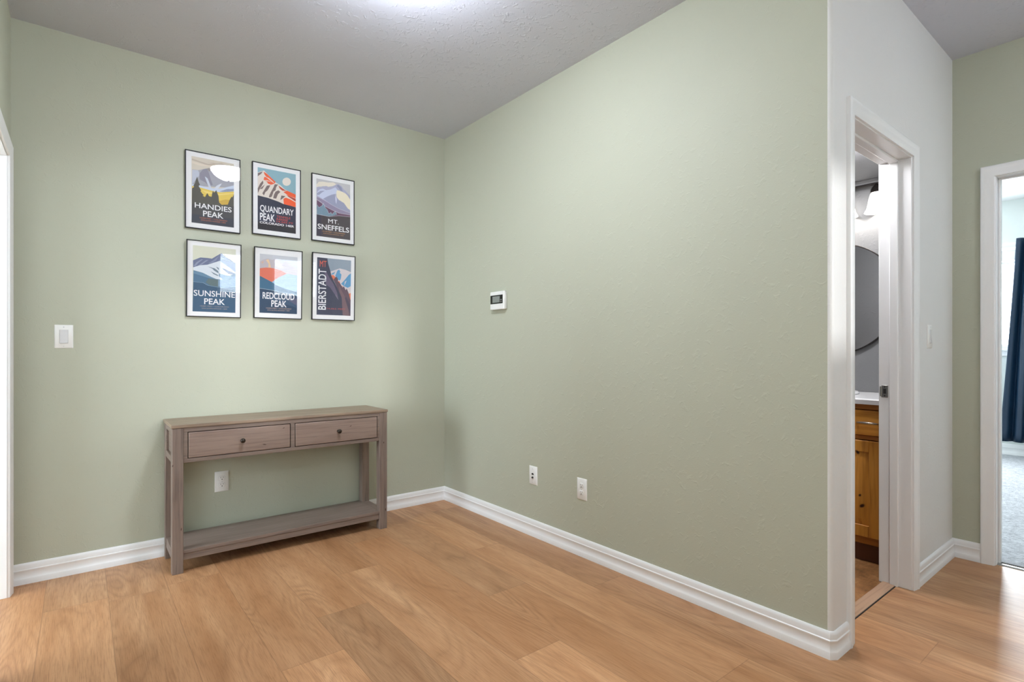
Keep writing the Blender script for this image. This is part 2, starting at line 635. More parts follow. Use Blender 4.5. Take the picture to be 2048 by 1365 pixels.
# green wall with the bedroom door
DB0, DB1, DTOP = -3.610, -2.900, 2.050
wall('wall_bedroom', [((XD, DB1 + 0.018, 0), (XDB, YCB - 0.06, H)), ((XD, DB0 - 0.018, DTOP + 0.018), (XDB, DB1 + 0.018, H)),
                      ((XD, YBK, 0), (XDB, DB0 - 0.018, H))],
     [M['green'], M['pale_wall'], M['bath_wall']], lambda n: 1 if n.x > 0.5 else 0)
# left wall with its doorway
LF0, LF1, LTOP = -0.960, -0.158, 2.030
wall('wall_left', [((XF, LF1 + 0.018, 0), (XFB, 0, H)), ((XF, LF0 - 0.018, LTOP + 0.018), (XFB, LF1 + 0.018, H)),
                   ((XF, YBK, 0), (XFB, LF0 - 0.018, H))], [M['green'], M['pale_wall']], lambda n: 1 if n.x < -0.5 else 0)
# wall behind the camera with two windows that show as reflections in the posters
WZ0, WZ1 = 1.56, 2.20
WIN = [(-0.64, -0.08), (0.10, 0.60)]
xs = [XFB, WIN[0][0], WIN[0][1], WIN[1][0], WIN[1][1], XDB]
bx = [((xs[0], YBK - 0.14, 0), (xs[5], YBK, WZ0)), ((xs[0], YBK - 0.14, WZ1), (xs[5], YBK, H))]
for i in (0, 2, 4):
    bx.append(((xs[i], YBK - 0.14, WZ0), (xs[i + 1], YBK, WZ1)))
wall('wall_front', bx, [M['green']], lambda n: 0)
# ceiling over the hall
mb = MB()
mb.box((XFB, YBK - 0.14, H), (XDB, 0.12, H + 0.1))
struct(mb.build('ceiling', M['ceiling']))

# bathroom shell
mb = MB()
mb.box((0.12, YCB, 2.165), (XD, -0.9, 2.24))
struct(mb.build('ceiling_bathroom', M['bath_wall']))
mb = MB()
mb.box((0.0, -2.655, -0.02), (XD, -0.9, -0.001))
struct(mb.build('floor_bathroom', M['vinyl']))
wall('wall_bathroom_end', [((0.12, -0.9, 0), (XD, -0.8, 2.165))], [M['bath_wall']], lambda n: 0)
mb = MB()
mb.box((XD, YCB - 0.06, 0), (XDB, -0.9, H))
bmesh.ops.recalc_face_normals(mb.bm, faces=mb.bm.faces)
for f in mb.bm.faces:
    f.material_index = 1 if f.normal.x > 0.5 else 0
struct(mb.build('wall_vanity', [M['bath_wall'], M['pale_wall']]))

# bedroom shell
XW = 5.63
wall('wall_bedroom_end', [((XDB, -0.9, 0), (XW, -0.8, H))], [M['pale_wall']], lambda n: 0)
wall('wall_bedroom_near', [((XDB, YBK, 0), (XW, YBK + 0.1, H))], [M['pale_wall']], lambda n: 0)
BW0, BW1, BWZ0, BWZ1 = -2.41, -1.10, 1.145, 2.23
wall('wall_bedroom_window', [((XW, YBK, 0), (XW + 0.14, BW0, H)), ((XW, BW1, 0), (XW + 0.14, -0.8, H)),
                             ((XW, BW0, 0), (XW + 0.14, BW1, BWZ0)), ((XW, BW0, BWZ1), (XW + 0.14, BW1, H))],
     [M['pale_wall']], lambda n: 0)
mb = MB()
mb.box((XDB, YBK, H), (XW + 0.14, -0.8, H + 0.1))
struct(mb.build('ceiling_bedroom', M['bright_ceiling']))
mb = MB()
mb.box((1.672, DB0, -0.02), (XW, YBK + 0.1 if False else DB1, 0.008), 0)
mb.box((XDB, YBK + 0.1, -0.02), (XW, DB0, 0.008), 0)
mb.box((XDB, DB1, -0.02), (XW, -0.9, 0.008), 0)
mb.box((1.650, DB0, -0.02), (1.672, DB1, 0.006), 1)
struct(mb.build('floor_bedroom', [M['carpet'], M['carpet_edge']]))
mb = MB()
mb.rings([[(1.628, y, 0.0), (1.632, y, 0.004), (1.640, y, 0.0065), (1.650, y, 0.006), (1.652, y, 0.0)] for y in (DB0, DB1)])
struct(mb.build('trim_1', M['metal']))['label'] = 'metal transition strip between plank floor and carpet'

# room beyond the left doorway
wall('wall_left_room_end', [((-5.3, -0.05, 0), (XFB, 0.05, H))], [M['pale_wall']], lambda n: 0)
wall('wall_left_room_near', [((-5.3, -3.0, 0), (XFB, -2.9, H))], [M['pale_wall']], lambda n: 0)
wall('wall_left_room_window', [((-5.4, -3.0, 0), (-5.3, -2.1, H)), ((-5.4, -0.3, 0), (-5.3, 0.05, H)),
                               ((-5.4, -2.1, 0), (-5.3, -0.3, 0.4)), ((-5.4, -2.1, 2.45), (-5.3, -0.3, H))], [M['pale_wall']], lambda n: 0)
mb = MB()
mb.box((-5.4, -3.0, H), (XFB, 0.05, H + 0.1))
struct(mb.build('ceiling_left_room', M['bright_ceiling']))
mb = MB()
mb.box((-5.4, -3.0, -0.03), (XF - 0.13, 0.05, -0.001))
struct(mb.build('floor_left_room', M['threshold']))

# baseboards
sweep('baseboard_back', [(XF + 0.0, 0), (0, 0), (0, YC + rb)], BB, M['trim'], -1, (0, 1))['kind'] = 'structure'
path = [(XF, 0), (0, 0), (0, YC + rb * 0.6), (rb * 0.6 + 0.004, YC), (OA0 - 0.0515, YC)]
sweep('baseboard_right', path, BB, M['trim'], -1, (1, 4))['kind'] = 'structure'
path = [(OA1 + 0.0515, YC), (XD, YC), (XD, DB1 + 0.0575)]
sweep('baseboard_passage', path, BB, M['trim'], -1)['kind'] = 'structure'
sweep('baseboard_bedroom', [(XW, -0.9), (XW, YBK + 0.1)], [(w * 1.1, z * 1.25) for w, z in BB], M['trim'], -1)['kind'] = 'structure'


def door_frame(name, to3d, a0, a1, ztop, t0, t1, stop, label):
    """jamb lining of an opening (a along the wall, t = depth into the wall), with stops and hall-side casing"""
    r = struct(empty(name, to3d(a0, 0, 0)))
    r['label'] = label
    inv = Matrix.Translation(-Vector(r.location))

    def fin(o):
        o.data.transform(inv)
        return o
    mb = MB()
    mb.box(to3d(a0 - .018, 0, -t0), to3d(a0, ztop + .018, -t1))
    mb.box(to3d(a1, 0, -t0), to3d(a1 + .018, ztop + .018, -t1))
    mb.box(to3d(a0, ztop, -t0), to3d(a1, ztop + .018, -t1))
    fin(mb.build('jamb', M['trim'], r, 0.002))
    if stop:
        mb = MB()
        s0, s1 = stop
        mb.box(to3d(a0, 0, -s0), to3d(a0 + .011, ztop, -s1))
        mb.box(to3d(a1 - .011, 0, -s0), to3d(a1, ztop, -s1))
        mb.box(to3d(a0 + .011, ztop - .011, -s0), to3d(a1 - .011, ztop, -s1))
        fin(mb.build('door_stop', M['trim'], r, 0.003))
    fin(casing('casing', to3d, a0 - .005, a1 + .005, ztop + .005, M['trim'], r))
    return r, fin


# bathroom door frame (open doorway)
d1, fin1 = door_frame('door_1', lambda a, z, t: (a, YC - t, z), OA0 + 0.002, OA1, OTOP, 0.0, YCB - YC, (0.052, 0.088),
                      'white framed bathroom doorway')
mb = MB()
mb.box((OA0 - .02, -2.652, 0), (OA1 + .02, -2.598, 0.006))
fin1(mb.build('threshold', M['threshold'], d1, 0.002))['label'] = 'tan wood threshold strip'
mb = MB()
mb.box((OA0 + .002, -2.656, 0), (OA1, -2.652, 0.0025))
fin1(mb.build('threshold_gap', M['gap'], d1))
mb = MB()
mb.box((OA1 - 0.0025, -2.622, 0.907), (OA1, -2.594, 0.966))
mb.tube([(OA1 - 0.002, -2.592, 0.912), (OA1 - 0.002, -2.592, 0.961)], 0.004, 10)
sp = fin1(mb.build('strike_plate', M['metal'], d1, 0.001))
sp['label'] = 'steel strike plate'
mb = MB()
mb.box((OA1 - 0.0032, -2.614, 0.925), (OA1 - 0.0024, -2.602, 0.949))
for z in (0.915, 0.958):
    mb.lathe([(0.0001, -0.0034), (0.0032, -0.0032), (0.0032, -0.0024)], (OA1, -2.608, z), 0, 12)
lh = mb.build('latch_hole', M['slot'], sp)
lh.data.transform(Matrix.Translation(-Vector(d1.location)))
# bedroom door frame
d2, fin2 = door_frame('door_2', lambda a, z, t: (XD - t, a, z), DB0, DB1, DTOP, 0.0, XDB - XD, (0.045, 0.08), 'white framed bedroom doorway')
# left doorway
d3, fin3 = door_frame('door_3', lambda a, z, t: (XF + t, a, z), LF0, LF1, LTOP, 0.0, 0.12, None, 'white framed doorway at left edge')

# bedroom window
w1 = struct(empty('window_1', (XW, BW0, BWZ0)))


def rel(o, r):
    o.data.transform(Matrix.Translation(-Vector(r.location)))
    return o


def window_unit(r, to3d, a0, a1, z0, z1, mull=True):
    mb = MB()
    fw = 0.045
    mb.box(to3d(a0, z0, 0.05), to3d(a0 + fw, z1, 0.11))
    mb.box(to3d(a1 - fw, z0, 0.05), to3d(a1, z1, 0.11))
    mb.box(to3d(a0 + fw, z0, 0.05), to3d(a1 - fw, z0 + fw, 0.11))
    mb.box(to3d(a0 + fw, z1 - fw, 0.05), to3d(a1 - fw, z1, 0.11))
    if mull:
        mb.box(to3d((a0 + a1) / 2 - .025, z0 + fw, 0.055), to3d((a0 + a1) / 2 + .025, z1 - fw, 0.105))
    rel(mb.build('window_frame', M['vinyl_white'], r, 0.003), r)
    mb = MB()
    mb.box(to3d(a0 + fw - .01, z0 + fw - .01, 0.078), to3d(a1 - fw + .01, z1 - fw + .01, 0.082))
    rel(mb.build('pane', M['window_glass'], r), r)


window_unit(w1, lambda a, z, t: (XW + t, a, z), BW0, BW1, BWZ0, BWZ1)
mb = MB()
mb.box((XW - 0.035, BW0 - 0.05, BWZ0 - 0.025), (XW + 0.05, BW1 + 0.05, BWZ0))
mb.box((XW - 0.016, BW0 - 0.03, BWZ0 - 0.08), (XW, BW1 + 0.03, BWZ0 - 0.025))
rel(mb.build('window_sill', M['trim'], w1, 0.004), w1)

for i, (a0, a1) in enumerate(WIN):
    r = struct(empty('window_%d' % (i + 2), (a0, YBK, WZ0)))
    window_unit(r, lambda a, z, t: (a, YBK - t, z), a0, a1, WZ0, WZ1, False)

# poster artwork: flat colour shapes and lettering in unit coordinates of the printed area
ART = {
 'handies': dict(bg=(214, 205, 190), polys=[
((196,182,166),[(0.006,0.963), (0.376,0.926), (0.682,0.978), (0.996,0.933), (0.996,0.913), (0.651,0.95), (0.376,0.902), (0.005,0.939)]),
((224,212,196),[(0.002,0.925), (0.196,0.907), (0.467,0.907), (0.65,0.926), (0.497,0.891), (0.195,0.878), (0.003,0.896)]),
((200,188,176),[(0.347,0.952), (0.59,0.963), (0.997,0.952), (0.996,0.943), (0.589,0.944)]),
((170,170,180),[(0.014,0.798), (0.163,0.806), (0.268,0.833), (0.344,0.851), (0.565,0.9), (0.681,0.885), (0.804,0.854), (1.0,0.815), (1.0,0.625), (0.005,0.551)]),
((192,198,212),[(0.014,0.793), (0.148,0.802), (0.191,0.743), (0.113,0.658), (0.006,0.571)]),
((146,144,158),[(0.268,0.833), (0.359,0.852), (0.403,0.784), (0.446,0.691), (0.491,0.617), (0.398,0.588), (0.308,0.638), (0.188,0.666), (0.176,0.752)]),
((158,150,148),[(0.344,0.851), (0.565,0.9), (0.681,0.885), (0.835,0.842), (0.649,0.848), (0.465,0.844), (0.404,0.813)]),
((206,212,224),[(0.303,0.726), (0.339,0.661), (0.397,0.568), (0.459,0.564), (0.407,0.648), (0.37,0.703)]),
((214,218,228),[(0.583,0.615), (0.661,0.648), (0.708,0.662), (0.629,0.58), (0.55,0.533), (0.52,0.56)]),
((204,214,232),[(0.006,0.58), (0.231,0.572), (0.397,0.568), (0.582,0.566), (0.707,0.587), (1.0,0.665), (1.0,0.574), (0.706,0.527), (0.488,0.518), (0.229,0.533), (0.005,0.551)]),
((150,160,186),[(0.644,0.532), (0.832,0.589), (1.0,0.61), (1.0,0.574), (0.8,0.538)]),
((228,200,98),[(0.013,0.552), (0.23,0.543), (0.458,0.525), (0.643,0.517), (0.8,0.541), (1.0,0.566), (0.999,0.361), (0.64,0.321), (0.006,0.356)]),
((238,214,130),[(0.229,0.514), (0.457,0.5), (0.643,0.497), (1.0,0.549), (1.0,0.529), (0.642,0.472), (0.334,0.474)]),
((206,170,78),[(0.625,0.38), (0.799,0.423), (0.999,0.428), (0.999,0.361), (0.671,0.329)]),
((92,90,84),[(0.011,0.513), (0.057,0.537), (0.043,0.56), (0.079,0.602), (0.09,0.637), (0.127,0.703), (0.157,0.634), (0.172,0.611), (0.193,0.588), (0.163,0.564), (0.221,0.503), (0.201,0.491), (0.25,0.456), (0.287,0.435), (0.249,0.427), (0.309,0.412), (0.333,0.444), (0.362,0.478), (0.402,0.435), (0.463,0.431), (0.475,0.482), (0.496,0.528), (0.519,0.499), (0.55,0.523), (0.574,0.545), (0.604,0.493), (0.627,0.46), (0.641,0.361), (0.703,0.331), (0.853,0.349), (0.886,0.413), (0.942,0.483), (0.958,0.47), (1.0,0.524), (0.997,0.0), (0.0,0.0)]),
((78,78,80),[(0.01,0.278), (0.376,0.309), (0.702,0.306), (1.0,0.336), (1.0,0.0), (0.0,0.0)]),
((66,70,80),[(0.005,0.128), (1.0,0.135), (1.0,0.0), (0.0,0.0)]),
 ], text=[
  ('HANDIES', (238, 238, 240), (0.072, 0.231), (0.944, 0.311), 0.012),
  ('PEAK', (238, 238, 240), (0.263, 0.117), (0.745, 0.203), 0.012),
  ('14,058 FEET • COLORADO', (196, 110, 78), (0.185, 0.074), (0.835, 0.1), 0),
  ('SAN JUAN RANGE 14ER', (196, 110, 78), (0.215, 0.042), (0.802, 0.066), 0),
 ]),
 'quandary': dict(bg=(140, 178, 190), polys=[
((226,216,206),[(0.003,0.913), (0.092,0.944), (0.161,0.965), (0.463,0.803), (0.587,0.773), (0.694,0.721), (0.997,0.654), (1.0,0.447), (0.672,0.466), (0.0,0.54)]),
((236,96,52),[(0.148,0.945), (0.237,0.919), (0.341,0.868), (0.463,0.813), (0.436,0.787), (0.4,0.77), (0.338,0.753), (0.269,0.761), (0.235,0.789), (0.149,0.816), (0.171,0.865), (0.236,0.857), (0.177,0.897)]),
((226,216,206),[(0.21,0.869), (0.288,0.857), (0.427,0.794), (0.401,0.791), (0.27,0.84)]),
((226,216,206),[(0.169,0.808), (0.235,0.815), (0.357,0.802), (0.235,0.799)]),
((196,78,54),[(0.533,0.762), (0.694,0.71), (0.767,0.701), (0.639,0.688), (0.568,0.718)]),
((236,96,52),[(0.666,0.67), (0.767,0.701), (0.997,0.659), (0.996,0.599), (0.802,0.619)]),
((178,72,58),[(0.693,0.635), (0.802,0.619), (0.996,0.591), (0.996,0.534), (0.838,0.573)]),
((226,216,206),[(0.657,0.663), (0.802,0.602), (0.996,0.543), (0.996,0.529), (0.765,0.588)]),
((240,100,56),[(0.665,0.557), (0.729,0.582), (0.838,0.568), (0.996,0.528), (1.0,0.449), (0.837,0.459), (0.676,0.47)]),
((122,106,104),[(0.003,0.903), (0.131,0.946), (0.091,0.903), (0.001,0.851)]),
((122,106,104),[(0.0,0.655), (0.061,0.739), (0.131,0.798), (0.144,0.758), (0.094,0.696), (0.06,0.666), (0.006,0.578)]),
((122,106,104),[(0.042,0.649), (0.182,0.741), (0.119,0.662)]),
((122,106,104),[(0.118,0.589), (0.233,0.726), (0.321,0.743), (0.294,0.701), (0.249,0.649), (0.196,0.617), (0.157,0.559)]),
((122,106,104),[(0.282,0.552), (0.327,0.62), (0.408,0.723), (0.436,0.773), (0.533,0.776), (0.497,0.753), (0.47,0.719), (0.46,0.676), (0.407,0.649), (0.361,0.56), (0.308,0.539)]),
((122,106,104),[(0.46,0.654), (0.532,0.683), (0.585,0.662), (0.522,0.618), (0.494,0.573), (0.476,0.539), (0.396,0.537), (0.415,0.597)]),
((122,106,104),[(0.583,0.528), (0.611,0.605), (0.72,0.605), (0.67,0.574), (0.628,0.548)]),
((54,58,76),[(0.0,0.544), (0.264,0.529), (0.528,0.496), (0.672,0.469), (0.837,0.459), (1.0,0.447), (1.0,0.0), (0.0,0.0)]),
((46,45,50),[(0.0,0.127), (1.0,0.133), (1.0,0.0), (0.0,0.0)]),
((228,218,206),[(0.864,0.862), (0.861,0.845), (0.851,0.829), (0.837,0.814), (0.817,0.801), (0.794,0.791), (0.769,0.784), (0.743,0.78), (0.717,0.78), (0.693,0.784), (0.673,0.791), (0.656,0.802), (0.645,0.815), (0.639,0.829), (0.639,0.845), (0.645,0.861), (0.657,0.877), (0.674,0.891), (0.695,0.902), (0.719,0.911), (0.745,0.917), (0.771,0.919), (0.796,0.917), (0.819,0.912), (0.838,0.903), (0.852,0.891), (0.861,0.877)]),
 ], text=[
  ('QUANDARY', (238, 238, 240), (0.059, 0.277), (0.942, 0.4), 0.018),
  ('PEAK', (238, 238, 240), (0.055, 0.152), (0.444, 0.271), 0.018),
  ('TENMILE', (206, 82, 72), (0.488, 0.23), (0.853, 0.264), 0),
  ('RANGE', (206, 82, 72), (0.487, 0.188), (0.782, 0.221), 0.005),
  ('14,265 FT', (206, 82, 72), (0.487, 0.147), (0.927, 0.18), 0.005),
  ('COLORADO 14ER', (238, 238, 240), (0.051, 0.099), (0.954, 0.135), 0.025),
 ]),
 'sneffels': dict(bg=(198, 196, 198), polys=[
((232,224,210),[(0.0,0.892), (0.068,0.948), (0.193,0.965), (0.335,0.965), (0.498,0.986), (0.589,0.96), (0.479,0.919), (0.334,0.889), (0.191,0.886), (0.004,0.843)]),
((176,176,200),[(0.013,0.848), (0.084,0.865), (0.137,0.863), (0.191,0.883), (0.298,0.899), (0.334,0.889), (0.442,0.907), (0.515,0.932), (0.57,0.956), (0.644,0.973), (0.708,0.951), (0.735,0.949), (0.81,0.89), (0.847,0.883), (0.922,0.839), (1.0,0.8), (1.0,0.479), (0.006,0.643)]),
((202,208,228),[(0.019,0.764), (0.1,0.822), (0.189,0.841), (0.279,0.824), (0.405,0.849), (0.552,0.906), (0.624,0.862), (0.587,0.797), (0.44,0.763), (0.294,0.709), (0.185,0.659), (0.017,0.704)]),
((150,152,180),[(0.588,0.939), (0.643,0.96), (0.735,0.923), (0.772,0.855), (0.698,0.864), (0.661,0.896)]),
((160,162,190),[(0.018,0.744), (0.117,0.794), (0.242,0.81), (0.152,0.767), (0.079,0.72), (0.017,0.714)]),
((238,228,204),[(0.597,0.859), (0.661,0.86), (0.772,0.845), (0.847,0.832), (0.922,0.797), (1.0,0.732), (1.0,0.543), (0.923,0.568), (0.81,0.652), (0.66,0.691), (0.587,0.736), (0.578,0.807)]),
((158,160,186),[(0.203,0.67), (0.404,0.75), (0.532,0.782), (0.605,0.717), (0.66,0.686), (0.81,0.652), (0.923,0.568), (1.0,0.532), (1.0,0.474), (0.734,0.51), (0.511,0.554), (0.329,0.62)]),
((206,206,224),[(0.55,0.763), (0.596,0.706), (0.585,0.612), (0.567,0.631), (0.549,0.691)]),
((150,140,166),[(0.016,0.684), (0.096,0.671), (0.274,0.631), (0.456,0.58), (0.659,0.535), (1.0,0.49), (1.0,0.437), (0.659,0.462), (0.436,0.496), (0.254,0.542), (0.13,0.603), (0.015,0.633)]),
((112,80,104),[(0.014,0.628), (0.129,0.593), (0.272,0.533), (0.473,0.488), (0.659,0.457), (1.0,0.453), (1.0,0.421), (0.659,0.407), (0.361,0.373), (0.009,0.46)]),
((122,148,166),[(0.017,0.542), (0.073,0.501), (0.155,0.534), (0.201,0.589), (0.254,0.511), (0.308,0.485), (0.361,0.417), (0.417,0.447), (0.454,0.414), (0.547,0.484), (0.593,0.425), (0.509,0.399), (0.361,0.371), (0.012,0.373)]),
((216,208,220),[(0.015,0.682), (0.095,0.669), (0.097,0.673), (0.017,0.686)]),
((216,208,220),[(0.095,0.669), (0.273,0.629), (0.275,0.633), (0.097,0.673)]),
((216,208,220),[(0.273,0.629), (0.455,0.578), (0.457,0.582), (0.275,0.633)]),
((216,208,220),[(0.455,0.578), (0.658,0.533), (0.66,0.537), (0.457,0.582)]),
((216,208,220),[(0.658,0.533), (0.999,0.488), (1.0,0.492), (0.66,0.537)]),
((216,208,220),[(0.013,0.626), (0.128,0.591), (0.13,0.595), (0.015,0.63)]),
((216,208,220),[(0.127,0.592), (0.27,0.532), (0.274,0.534), (0.131,0.594)]),
((216,208,220),[(0.271,0.531), (0.472,0.486), (0.474,0.49), (0.273,0.535)]),
((216,208,220),[(0.472,0.486), (0.658,0.455), (0.66,0.459), (0.474,0.49)]),
((216,208,220),[(0.659,0.455), (1.0,0.451), (1.0,0.455), (0.659,0.459)]),
((206,210,220),[(0.015,0.541), (0.071,0.5), (0.075,0.502), (0.019,0.543)]),
((206,210,220),[(0.075,0.5), (0.157,0.533), (0.153,0.535), (0.071,0.502)]),
((206,210,220),[(0.158,0.533), (0.204,0.588), (0.198,0.59), (0.152,0.535)]),
((206,210,220),[(0.198,0.588), (0.251,0.51), (0.257,0.512), (0.204,0.59)]),
((206,210,220),[(0.252,0.51), (0.306,0.484), (0.31,0.486), (0.256,0.512)]),
((206,210,220),[(0.305,0.484), (0.358,0.416), (0.364,0.418), (0.311,0.486)]),
((206,210,220),[(0.363,0.416), (0.419,0.446), (0.415,0.448), (0.359,0.418)]),
((206,210,220),[(0.414,0.446), (0.451,0.413), (0.457,0.415), (0.42,0.448)]),
((206,210,220),[(0.456,0.413), (0.549,0.483), (0.545,0.485), (0.452,0.415)]),
((206,210,220),[(0.544,0.483), (0.59,0.424), (0.596,0.426), (0.55,0.485)]),
((216,208,220),[(0.012,0.376), (0.361,0.366), (0.361,0.37), (0.012,0.38)]),
((216,208,220),[(0.362,0.366), (0.66,0.407), (0.658,0.411), (0.36,0.37)]),
((216,208,220),[(0.659,0.407), (1.0,0.417), (1.0,0.421), (0.659,0.411)]),
((74,66,72),[(0.006,0.374), (0.361,0.366), (0.659,0.407), (1.0,0.417), (1.0,0.0), (0.0,0.0)]),
((62,60,74),[(0.008,0.374), (0.123,0.371), (0.123,0.0), (0.0,0.0)]),
 ], text=[
  ('MT.', (238, 238, 240), (0.34, 0.252), (0.651, 0.326), 0),
  ('SNEFFELS', (238, 238, 240), (0.035, 0.127), (0.964, 0.218), 0.012),
  ('14,150 FEET • COLORADO', (204, 146, 92), (0.171, 0.084), (0.839, 0.106), 0),
  ('SAN JUAN RANGE 14ER', (204, 146, 92), (0.197, 0.051), (0.802, 0.068), 0),
 ]),
 'sunshine': dict(bg=(216, 216, 198), polys=[
((114,122,152),[(0.004,0.77), (0.171,0.824), (0.331,0.825), (0.434,0.821), (0.539,0.869), (0.598,0.896), (0.658,0.92), (0.749,0.867), (0.871,0.83), (1.0,0.775), (1.0,0.6), (0.009,0.659)]),
((148,154,180),[(0.017,0.687), (0.083,0.747), (0.2,0.798), (0.229,0.797), (0.126,0.74), (0.06,0.68)]),
((148,154,180),[(0.14,0.708), (0.302,0.791), (0.36,0.799), (0.198,0.715)]),
((140,148,176),[(0.345,0.741), (0.479,0.805), (0.583,0.867), (0.538,0.799), (0.449,0.761)]),
((150,164,192),[(0.658,0.914), (0.749,0.862), (1.0,0.77), (1.0,0.629), (0.841,0.709), (0.689,0.768), (0.613,0.798)]),
((82,118,148),[(0.015,0.622), (0.225,0.594), (0.372,0.553), (0.537,0.512), (1.0,0.619), (1.0,0.0), (0.0,0.0)]),
((224,230,238),[(0.009,0.664), (0.154,0.704), (0.33,0.722), (0.478,0.762), (0.613,0.798), (0.689,0.768), (0.841,0.709), (1.0,0.634), (1.0,0.619), (0.841,0.651), (0.719,0.684), (0.658,0.69), (0.904,0.571), (0.75,0.589), (0.598,0.611), (0.597,0.562), (0.696,0.509), (0.537,0.512), (0.372,0.553), (0.225,0.594), (0.015,0.622)]),
((122,138,154),[(0.337,0.698), (0.448,0.68), (0.493,0.678), (0.583,0.639), (0.597,0.601), (0.492,0.639), (0.448,0.666)]),
((122,138,154),[(0.403,0.626), (0.582,0.576), (0.582,0.56), (0.477,0.586)]),
((122,138,154),[(0.53,0.703), (0.598,0.687), (0.598,0.649)]),
((110,144,172),[(0.015,0.617), (0.211,0.593), (0.372,0.553), (0.537,0.51), (0.357,0.521), (0.014,0.575)]),
((132,162,192),[(0.696,0.507), (0.597,0.562), (0.597,0.601), (0.75,0.584), (0.904,0.566), (1.0,0.58), (1.0,0.403), (0.673,0.381), (0.582,0.407), (0.582,0.504)]),
((100,118,122),[(0.289,0.449), (0.357,0.516), (0.537,0.507), (0.585,0.502), (0.585,0.395), (0.401,0.408)]),
((60,92,122),[(0.011,0.447), (0.237,0.44), (0.341,0.405), (0.566,0.388), (0.75,0.374), (0.999,0.353), (1.0,0.0), (0.0,0.0)]),
((150,172,190),[(0.011,0.447), (0.237,0.44), (0.237,0.444), (0.011,0.451)]),
((150,172,190),[(0.235,0.44), (0.339,0.405), (0.343,0.409), (0.239,0.444)]),
((150,172,190),[(0.341,0.405), (0.566,0.388), (0.566,0.392), (0.341,0.409)]),
((150,172,190),[(0.566,0.388), (0.75,0.374), (0.75,0.378), (0.566,0.392)]),
((150,172,190),[(0.749,0.374), (0.998,0.353), (1.0,0.357), (0.751,0.378)]),
 ], text=[
  ('SUNSHINE', (238, 238, 240), (0.025, 0.237), (0.987, 0.327), 0.008),
  ('PEAK', (238, 238, 240), (0.262, 0.117), (0.747, 0.207), 0.012),
  ('14,001 FEET • COLORADO', (176, 160, 150), (0.172, 0.075), (0.84, 0.096), 0),
  ('SAN JUAN RANGE 14ER', (176, 160, 150), (0.209, 0.04), (0.802, 0.061), 0),
 ]),
 'redcloud': dict(bg=(200, 202, 208), polys=[
((196,186,192),[(0.002,0.868), (0.074,0.901), (0.204,0.931), (0.318,0.912), (0.417,0.947), (0.515,0.901), (0.581,0.874), (0.682,0.909), (0.816,0.865), (0.999,0.802), (0.998,0.66), (0.0,0.72)]),
((236,204,164),[(0.155,0.899), (0.22,0.919), (0.252,0.869), (0.287,0.782), (0.219,0.777), (0.227,0.839), (0.187,0.876)]),
((214,180,160),[(0.026,0.859), (0.106,0.882), (0.074,0.832)]),
((216,206,216),[(0.367,0.894), (0.433,0.937), (0.548,0.873), (0.647,0.787), (0.514,0.782), (0.415,0.817)]),
((226,122,100),[(0.0,0.752), (0.154,0.774), (0.316,0.775), (0.53,0.75), (0.713,0.698), (0.513,0.632), (0.314,0.532), (0.0,0.62)]),
((160,188,214),[(0.314,0.534), (0.513,0.632), (0.713,0.7), (0.814,0.693), (0.998,0.68), (0.996,0.365), (0.644,0.405)]),
((70,112,142),[(0.0,0.627), (0.314,0.534), (0.445,0.479), (0.711,0.427), (0.996,0.386), (0.995,0.314), (0.313,0.385), (0.0,0.405)]),
((54,76,102),[(0.001,0.413), (0.313,0.393), (0.644,0.36), (0.995,0.329), (1.0,0.0), (0.0,0.0)]),
((98,98,124),[(0.71,0.256), (0.811,0.277), (0.995,0.268), (0.994,0.149)]),
((66,90,118),[(0.0,0.287), (0.345,0.296), (0.71,0.256), (0.994,0.149), (1.0,0.11), (0.476,0.2)]),
((186,202,214),[(0.0,0.412), (0.312,0.392), (0.314,0.398), (0.002,0.418)]),
((186,202,214),[(0.312,0.392), (0.643,0.36), (0.645,0.366), (0.314,0.398)]),
((186,202,214),[(0.643,0.36), (0.994,0.33), (0.996,0.336), (0.645,0.366)]),
 ], text=[
  ('REDCLOUD', (238, 238, 240), (0.078, 0.241), (0.924, 0.355), 0.02),
  ('PEAK', (238, 238, 240), (0.305, 0.112), (0.713, 0.224), 0.02),
  ('14,034 FEET • COLORADO', (204, 172, 150), (0.171, 0.071), (0.84, 0.095), 0),
  ('SAN JUAN RANGE 14ER', (204, 172, 150), (0.203, 0.038), (0.801, 0.059), 0),
 ]),
 'bierstadt': dict(bg=(148, 160, 174), polys=[
((216,206,208),[(0.384,0.77), (0.522,0.805), (0.661,0.84), (0.837,0.823), (1.0,0.791), (1.0,0.288), (0.835,0.454), (0.4,0.703)]),
((96,156,200),[(0.591,0.798), (0.643,0.82), (0.678,0.787), (0.66,0.762), (0.713,0.735), (0.695,0.656), (0.66,0.62), (0.59,0.652), (0.529,0.698), (0.565,0.758)]),
((96,156,200),[(0.703,0.568), (0.765,0.609), (0.836,0.661), (0.925,0.734), (1.0,0.771), (1.0,0.538), (0.907,0.504), (0.8,0.527)]),
((110,160,195),[(0.426,0.741), (0.53,0.774), (0.486,0.726), (0.414,0.711)]),
((216,206,208),[(0.818,0.611), (0.871,0.633), (0.836,0.582), (0.8,0.532)]),
((228,124,92),[(0.404,0.703), (0.469,0.714), (0.538,0.679), (0.485,0.619), (0.434,0.646)]),
((228,124,92),[(0.593,0.601), (0.656,0.615), (0.68,0.567), (0.624,0.555)]),
((228,124,92),[(0.928,0.395), (1.0,0.414), (1.0,0.278), (0.96,0.327)]),
((200,130,120),[(0.703,0.529), (0.765,0.531), (0.729,0.49)]),
